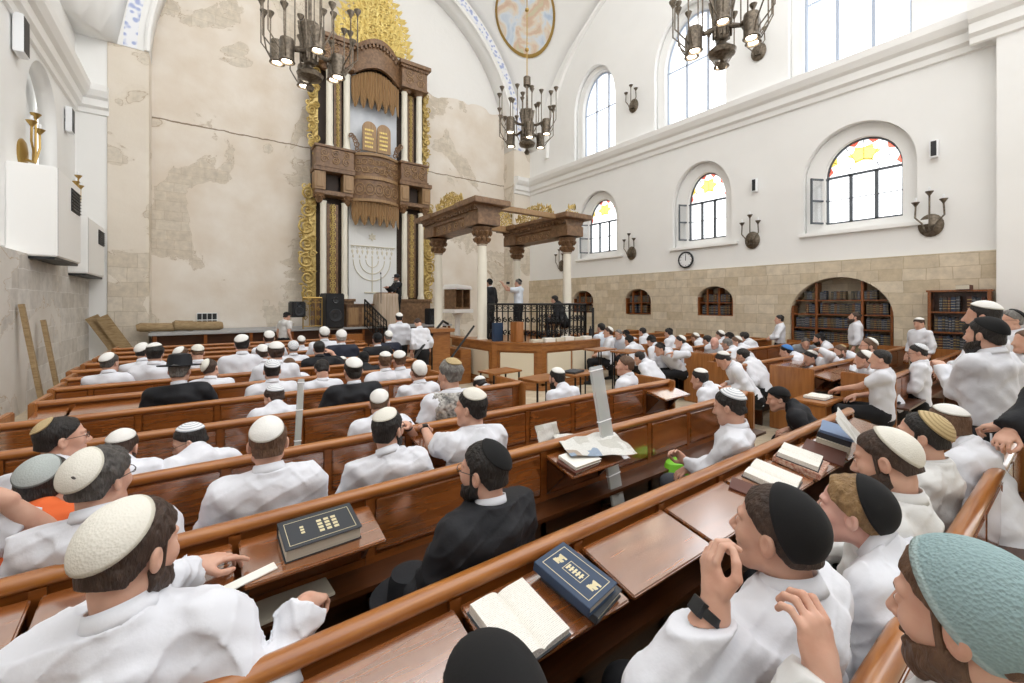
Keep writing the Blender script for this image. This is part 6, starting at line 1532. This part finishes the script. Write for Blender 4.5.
P('grey-haired man in a wide black hat and black coat', 180, 358, 5.03, off=.3, yaw=r_(-5), hyaw=r_(-12), hair='hair_grey', kippah=None, hat=True, shirt='suit_black', jacket=True, zmax=1.55)
P('man in a white shirt with white kippah near the left ends of the pews', 110, 353, 6.8, off=.3, yaw=r_(-8), hyaw=r_(-20), hair='hair_dark_grey', ktilt=.7, ksize=.46)
P('black-haired man with a white kippah on the crown, left of the black hat', 155, 344, 6.8, off=.3, yaw=r_(-4), hair='hair_black', ktilt=.15, kdx=-.1, ksize=.42, hairlen=.008)
P('man in white half hidden left of the black-haired man', 144, 343, 7.6, off=.3, hair='hair_black', hyaw=r_(-30))
P('brown-haired man just above the black hat, turned right', 182, 347, 7.6, off=.3, hair='hair_brown', hyaw=r_(-50), kippah='kip_white', ktilt=.8)
P('man with a cream kippah bowing left behind the black hat', 197, 345, 7.6, off=.35, hair='hair_brown', kippah='kip_cream', hpitch=r_(-20), yaw=r_(10), ksize=.55, ktilt=.8)
P('broad man in white with a black-rimmed white kippah, left centre rows', 242, 335, 6.8, off=.3, hair='hair_black', ktilt=.5, kdx=-.2, ksize=.5, bulk=1.1)
P('far man in white with a white kippah beneath the stage edge', 269, 331, 8.4, off=.3, hair='hair_dark_brown')
P('man with a pale grey kippah beside the bushy-haired man', 293, 341, 7.6, off=.3, hair='hair_grey', ktilt=.9, ksize=.58, kippah='kip_white_grey')
P('small distant man in white with a white kippah near the standing cap wearer', 301, 336, 9.25, off=.3, hair='hair_brown')
P('bareheaded black-haired man holding his ear', 319, 341, 6.8, off=.3, hair='hair_black', kippah=None, shirt='suit_black', arms={1: dict(w=tuple(pD(331, 352, 6.9)), pole=(1, 0, -1)), -1: None})
P('man in white with a tall white kippah behind the bareheaded man', 324, 327, 8.4, off=.3, hair='hair_dark_brown', ktilt=.9, ksize=.6)
P('man in a navy suit with a white kippah before the stage steps', 341, 330, 7.6, off=.3, hair='hair_white', shirt='suit_navy', jacket=True, ktilt=.8, ksize=.55, bulk=1.1)
P('man in dark grey with short dark hair right of the white-sleeved jacket man', 363, 351, 5.95, off=.25, hair='hair_black', kippah='kip_black', shirt='suit_black', ktilt=.7)
P('man whose small white kippah barely rises over the pew', 341, 357, 6.8, off=.3, hair='hair_brown', hpitch=r_(-30), zmin=.98)
P('man in a black suit with black kippah, left of the standing pair', 377, 333, 7.6, off=.3, hair='hair_black', kippah='kip_black', shirt='suit_black', jacket=True)
P('man in a dark suit with a pale kippah next to the standing pair', 388, 331, 8.4, off=.3, hair='hair_grey', shirt='suit_navy', jacket=True, ktilt=.8)
P('brown-haired man with flat white kippah, left of a matching neighbour', 385, 352, 5.03, off=.3, yaw=r_(-4), hair='hair_brown', ktilt=.3, ksize=.45)
P('brown-haired man with white kippah, right of his matching neighbour', 399, 351, 5.03, off=.42, yaw=r_(6), hair='hair_brown', ktilt=.45, kdx=-.3, ksize=.5)
P('man in white with a white kippah seated before the reading tables', 556, 367, 3.09, off=.3, yaw=r_(5), hair='hair_black', ktilt=.35, ksize=.48, beard=1, hlen=.01)
P('bareheaded brown-haired man in white facing left near the aisle', 625, 356, 3.09, off=.35, yaw=r_(20), hyaw=r_(25), hair='hair_brown', kippah=None, hairlen=.004)
P('man in white behind the bareheaded brown-haired man', 638, 357, 4.08, off=.3, yaw=r_(10), hair='hair_black', kippah=None)
P('black-haired man with a white kippah at the right end of the second pew', 698, 368, 2.19, off=.3, yaw=r_(5), hair='hair_black', ktilt=.3, ksize=.46, hlen=.01)
P('man in a white shirt with a ringed grey-white kippah beside the green bag', 725, 389, 1.29, off=.36, yaw=r_(30), hyaw=r_(-20), hair='hair_black', kippah='kip_white_grey', ksize=.5, ktilt=.55, hpitch=r_(-14), trousers='trousers_grey', hlen=.01,
  arms={-1: W(686, 462, .72, pole=(-.8, 0, -1), hd=((-.3, .7, .7), (1, 0, .3)), cu=.7), 1: None})
P('man in black wearing a black cap, reclining at the end of the foreground pew', 775, 388, 1.29, off=.42, yaw=r_(20), hyaw=r_(10), hair='hair_black', kippah='kip_black', ksize=.72, ktilt=.35, shirt='suit_black', sleeves='long', hlen=.02)
# ---- nearest people, right
P('young man with a black kippah holding his hand to his chin, black wristwatch', 778, 487, t=1.2, yaw=r_(-4), hyaw=r_(4), hpitch=r_(2), hair='hair_dark_brown', kippah='kip_black', ksize=.7, ktilt=1.15, watch=-1, zmax=1.5,
  arms={-1: dict(w=tuple(pD(716, 600, 1.03)), pole=(-.5, .2, -1), hd=((.25, .32, .9), (-.9, .5, 0)), cu=(.75, .8, .85, .95)), 1: None})
P('blond young man with a black kippah gazing left', 852, 474, t=1.55, yaw=r_(0), hyaw=r_(6), hpitch=r_(6), hair='hair_blond', kippah='kip_black', ksize=.62, ktilt=1.2, zmax=1.5, skinm='skin_pink', hairlen=.008)
P('bearded man with a large cream kippah reading a raised newspaper', 876, 428, t=1.8, yaw=r_(0), hyaw=r_(4), hpitch=r_(-16), hroll=r_(8), hair='hair_dark_brown', kippah='kip_cream', ksize=.6, ktilt=1.0, beard=1, shirt='shirt_offwhite', arms={-1: dict(w=(3.35, .95, .95), pole=(-1, 0, -1)), 1: dict(w=(3.68, .85, .93), pole=(1, 0, -1))} if False else None)
P('black-haired man with a ringed tan knitted kippah in the right foreground pew', 922, 413, t=2.25, yaw=r_(0), hyaw=r_(4), hair='hair_black', kippah='kip_tan', ksize=.56, ktilt=.8, beard=1, shirt='shirt_offwhite', sleeves='short')
P('man with a white kippah and round back at the far end of the nearest pew', 944, 403, t=2.65, yaw=r_(-10), hyaw=r_(-6), hair='hair_brown', ktilt=.3, ksize=.48, skinm='skin_pink', bulk=1.08)
P('brown-haired man with a teal felt kippah and raised hand in the lower right corner', 952, 543, t=.84, yaw=r_(-10), hyaw=r_(0), hpitch=r_(-10), hair='hair_brown', kippah='kip_teal', ksize=.92, ktilt=1.1, beard=1, zmax=1.52, shirt='shirt_offwhite',
  arms={-1: dict(w=tuple(pD(822, 672, .86)), pole=(-.7, 0, -1), hd=((.15, .25, 1), (-.3, -.9, .2)), cu=(.9, .85, .8, .8)), 1: None}, hairlen=.004)
P('man of whom only the black kippah shows at the bottom edge', 490, 652, t=.72, yaw=0, hair='hair_black', kippah='kip_black', ksize=.62, ktilt=.3, zmax=1.36)
# ---- standing on the right
ST = dict(seated=False)
P('standing man in black kippah and white shirt with tassels at his belt', 985, 318, t=3.05, yaw=r_(-22), hyaw=r_(0), hair='hair_black', kippah='kip_black', ksize=.62, ktilt=.6, beard=1.2, hlen=.02, tassels=True, arms={-1: dict(w=tuple(pD(941, 366, 3.35)), pole=(-.3, -.4, -1), cu=1.0), 1: None}, **ST)
P('taller bearded man standing with a broad white kippah and folded arms', 982, 302, t=3.75, yaw=r_(0), hyaw=r_(0), hair='hair_black', kippah='kip_white', ksize=.56, ktilt=.25, beard=1.5, arms={1: ((.3, .12, 1.15), (-.05, .28, 1.2)), -1: ((-.3, .12, 1.15), (.05, .28, 1.15))}, hlen=.02, **ST)
P('grey-haired man in glasses at the right edge behind the standing pair', 1010, 310, t=4.9, yaw=r_(35), hair='hair_grey', glasses=True, kippah='kip_black', ktilt=.9, shirt='shirt_white', **ST)
P('man in white cut by the right frame edge behind the standing pair', 1026, 330, t=4.1, yaw=r_(35), hair='hair_brown', kippah='kip_white', shirt='shirt_white', **ST)
P('man in a black coat at the right frame edge with clasped hands', 1062, 318, t=2.45, yaw=r_(10), hair='hair_black', shirt='suit_black', jacket=True, seated=False, arms={-1: dict(w=tuple(pD(1004, 426, 2.5)), pole=(0, -.5, -1), cu=.8), 1: dict(w=tuple(pD(1010, 432, 2.45)), pole=(0, -.5, -1), cu=.8)})
P('man in white with lowered head standing before the stone wall near the open bookcase', 917, 318, t=8.3, yaw=r_(55), hpitch=r_(-22), hair='hair_dark_brown', ktilt=.4, seated=False)
P('stout bearded man in a white polo standing before the arched bookcase', 856, 312, t=9.3, yaw=r_(18), hair='hair_dark_brown', kippah='kip_black', ksize=.3, beard=1.2, bulk=1.1, trousers='trousers_khaki', seated=False, hpitch=r_(12))
P('slim man in white standing with folded arms by the stone wall', 779, 315, t=10.3, yaw=r_(28), hair='hair_black', kippah='kip_black', ksize=.3, arms={1: ((.3, .12, 1.15), (-.05, .28, 1.15)), -1: ((-.3, .12, 1.15), (.05, .28, 1.12))}, seated=False)
P('tall man in white bending over a pew end in the right block', 718, 346, t=6.3, yaw=r_(40), hpitch=r_(-25), hair='hair_black', lean=.6, ksize=.5, zmin=1.2)
# ---- right block, seated
P('black-haired man in a white T-shirt reading at the bookstand', 880, 351, t=5.3, yaw=r_(12), hyaw=r_(4), hair='hair_black', kippah=None, sleeves='short', arms={-1: W(838, 389, .76, pole=(0, -.3, -1)), 1: None})
P('man with a white kippah behind the black-haired reader', 862, 350, t=5.9, yaw=r_(12), hair='hair_dark_brown', ksize=.6, ktilt=.9)
P('bearded man in glasses with a white kippah, above the black-haired reader', 868, 338, t=6.6, yaw=r_(25), hyaw=r_(8), hair='hair_brown', beard=1, glasses=True, ktilt=.8)
P('man in glasses with a striped white kippah below the man with lowered head', 915, 345, t=6.0, yaw=r_(12), hyaw=r_(3), hair='hair_black', kippah='kip_white_grey', glasses=True, hpitch=r_(-12))
P('man with raised hands and a white kippah in the right block', 808, 351, t=7.2, yaw=r_(20), hyaw=r_(20), hair='hair_black', ktilt=.7, arms={-1: ((-.3, .25, 1.0), (-.1, .38, 1.15)), 1: ((.3, .2, .9), (.08, .35, 1.1))})
P('man in a bright blue kippah seated low by a pew rail', 784, 345, t=7.9, yaw=r_(10), hair='hair_black', kippah='kip_blue', ksize=.62, ktilt=.7)
P('man with a white kippah just right of the raised hands', 817, 355, t=7.8, yaw=r_(30), hair='hair_brown')
P('dark-haired bareheaded person just showing above a pew rail in the right block', 829, 357, t=7.4, yaw=r_(20), hair='hair_black', kippah=None, zmin=.95)
P('bearded brown-haired man in white seated under the arched bookcase', 838, 345, t=8.0, yaw=r_(45), hair='hair_brown', beard=1, kippah='kip_tan', ksize=.35)
P('balding man facing across before the arched bookcase', 806, 338, t=9.4, yaw=r_(120), hair='hair_dark_grey', kippah=None, shirt='shirt_grey')
P('bearded man in white seen from the side before the arched bookcase', 818, 333, t=9.2, yaw=r_(20), hair='hair_black', beard=1, kippah='kip_black')
for px, py, t, lb, kw in [
    (706, 335, 9.6, 'man with tousled black hair resting on a far pew', dict(hair='hair_black', kippah=None)),
    (714, 337, 9.0, 'pink-faced bald man turned towards the hall', dict(hair=None, kippah=None, skinm='skin_pink', yaw=r_(100))),
    (719, 330, 10.4, 'far man with a white kippah above the pink-faced man', dict(hair='hair_dark_brown')),
    (728, 332, 10.0, 'far man with a black kippah in the middle of the right block', dict(hair='hair_black', kippah='kip_black')),
    (726, 338, 8.6, 'grey-haired man behind the bending man', dict(hair='hair_grey', kippah=None)),
    (743, 332, 10.2, 'curly black-haired man in white near the niche', dict(hair='hair_black', kippah=None, hairlen=.012)),
    (741, 348, 6.9, 'black-haired man in white right of the bending man', dict(hair='hair_black', kippah=None)),
    (735, 336, 9.0, 'man with his hand raised to his forehead in the right block', dict(hair='hair_brown', kippah='kip_white', hyaw=r_(30))),
    (694, 333, 10.8, 'far man with brown hair left of the tousled one', dict(hair='hair_brown', kippah='kip_white')),
    (601, 323, 10.6, 'black-haired man right beside the platform railing', dict(hair='hair_black', kippah=None, shirt='shirt_blue', zmax=1.6)),
    (608, 327, 9.9, 'man with a white kippah just right of the platform', dict(hair='hair_dark_brown', yaw=r_(40))),
    (618, 329, 10.5, 'man in glasses facing the platform corner', dict(hair='hair_grey', kippah=None, glasses=True, yaw=r_(90))),
    (625, 330, 11.5, 'distant dark-haired man beyond the platform corner', dict(hair='hair_black', kippah='kip_black')),
    (628, 335, 9.2, 'man with a black kippah leaning over his book by the platform', dict(hair='hair_black', kippah='kip_black')),
    (642, 327, 11.3, 'dark-haired man under the middle wall niche', dict(hair='hair_black', kippah=None, zmax=1.6)),
    (649, 335, 8.9, 'dark-haired reader with bowed head left of the aisle chair', dict(hair='hair_black', kippah='kip_black', hpitch=r_(-20))),
    (668, 328, 10.4, 'black-haired man with a small kippah above the reader', dict(hair='hair_black', kippah='kip_black', ksize=.3, zmax=1.6)),
    (679, 335, 8.6, 'man with a broad white kippah turned left, at a pew end', dict(hair='hair_black', ksize=.55, yaw=r_(20), hyaw=r_(20))),
    (658, 343, 8.3, 'man in white with dark trousers reading a held book in the aisle', dict(hair='hair_black', kippah='kip_black', yaw=r_(60), arms={-1: ((-.25, .2, .9), (-.1, .4, .95)), 1: ((.25, .2, .9), (.1, .4, .95))})),
    ]:
    P(lb, px, py, t=t, **kw)
# ---- stage, aisle and platform
P('man in white with a white kippah standing in the aisle, left of his companion', 399, 313, t=9.4, yaw=r_(-8), hair='hair_black', ktilt=.5, seated=False)
P('man in white standing with bowed head in the aisle, right of his companion', 416, 317, t=9.2, yaw=r_(6), hair='hair_dark_brown', kippah=None, lean=.25, hpitch=r_(-45), seated=False, bulk=1.06)
P('man in a peaked dark cap and grey shirt standing before the stage', 288, 312, t=11.6, yaw=r_(-60), hair='hair_black', kippah='kip_black', ksize=.7, ktilt=.2, shirt='shirt_offwhite', hpitch=r_(-15), lean=.12, sleeves='short', seated=False)
pr = pY(395, 275, 15.2)
person('bearded man in a black hat and black coat speaking at the draped lectern', pr.x+.12, 15.35, pr.z, z0=1.07, yaw=r_(95), hair='hair_grey', kippah=None, hat=True, shirt='suit_black', jacket=True, beard=1.4, seated=False, arms={-1: ((-.2, .2, 1.2), (-.05, .38, 1.35)), 1: ((.2, .2, 1.2), (.1, .35, 1.32))}, legs=True)
pr = pD(518, 279, 12.2)
person('man in a pale blue shirt on the platform raising both hands with a phone', pr.x, pr.y, pr.z, z0=.87, yaw=r_(30), hair='hair_grey', ktilt=.8, kippah='kip_black', ksize=.4, shirt='shirt_blue', seated=False, sleeves='short', arms={-1: ((-.3, .3, 1.45), (-.26, .42, 1.66)), 1: ((.18, .35, 1.42), (-.05, .45, 1.62))})
pr = pD(489, 279, 11.8)
person('dark figure in black on the platform half hidden by the left column', pr.x, pr.y, pr.z, z0=.87, yaw=r_(20), hair='hair_black', kippah='kip_black', shirt='suit_black', jacket=True, seated=False)
pr = pD(554, 295, 11.9)
person('black-haired man seated on the platform behind the railing', pr.x, pr.y, pr.z, z0=.87, yaw=r_(20), hair='hair_black', kippah=None, shirt='suit_black')
# things people hold or wear that are things of their own
b = MB(); b.box(-.05, .05, -.006, .006, -.035, .035); ph = pD(508, 283, 11.95); tag(b.build('mobile_phone', 'black_plastic', None, loc=(ph.x, ph.y, ph.z), rz=-.4, bevel=.004), 'dark phone held up by the man in pale blue on the platform', 'phone')

e = empty('stool', (pr.x, pr.y, .87), 0, 'wooden stool under the black-haired man on the platform', 'stool')
q = MB(); q.box(-.2, .2, -.2, .2, .41, .45); q.build('seat', 'ark_wood', e, bevel=.01)
for sx in (-1, 1):
    for sy in (-1, 1): q = MB(); q.tube([(sx*.17, sy*.17, 0), (sx*.15, sy*.15, .42)], .02, 6); q.build('leg', 'ark_wood', e)

# coat and hat left on the foreground pew
cp = pZ(398, 562, .64)
Pc, Qc = polygonise(lambda p: su(el(p, (0, 0, .07), (.2, .15, .08)), rc(p, (-.12, -.02, .06), (.14, .05, .12), .07, .06), .06)+wob(p, 26, .012, 3), (-.3, -.25, -.06), (.3, .25, .26), .012)
Pc[:, 2] = np.maximum(Pc[:, 2], 0); o = to_mesh([(Pc, Qc)], 'folded_coat', 'suit_black', None); o.location = (cp.x-.05, 1.68, .452); tag(o, 'black coat bundled on the foreground pew beside the dark-suited man', 'coat')
q = MB(); q.lathe([(0, .115), (.05, .118), (.082, .108), (.094, .07), (.1, .0), (.101, -.002), (.165, .0), (.172, .008), (.168, .012), (.1, .006)], n=28, cap=False)
o = q.build('hat', 'suit_black', None, smooth=True, loc=(cp.x-.04, 1.74, .63)); tag(o, 'black brimmed hat resting on the bundled coat beside the dark-suited man', 'hat')
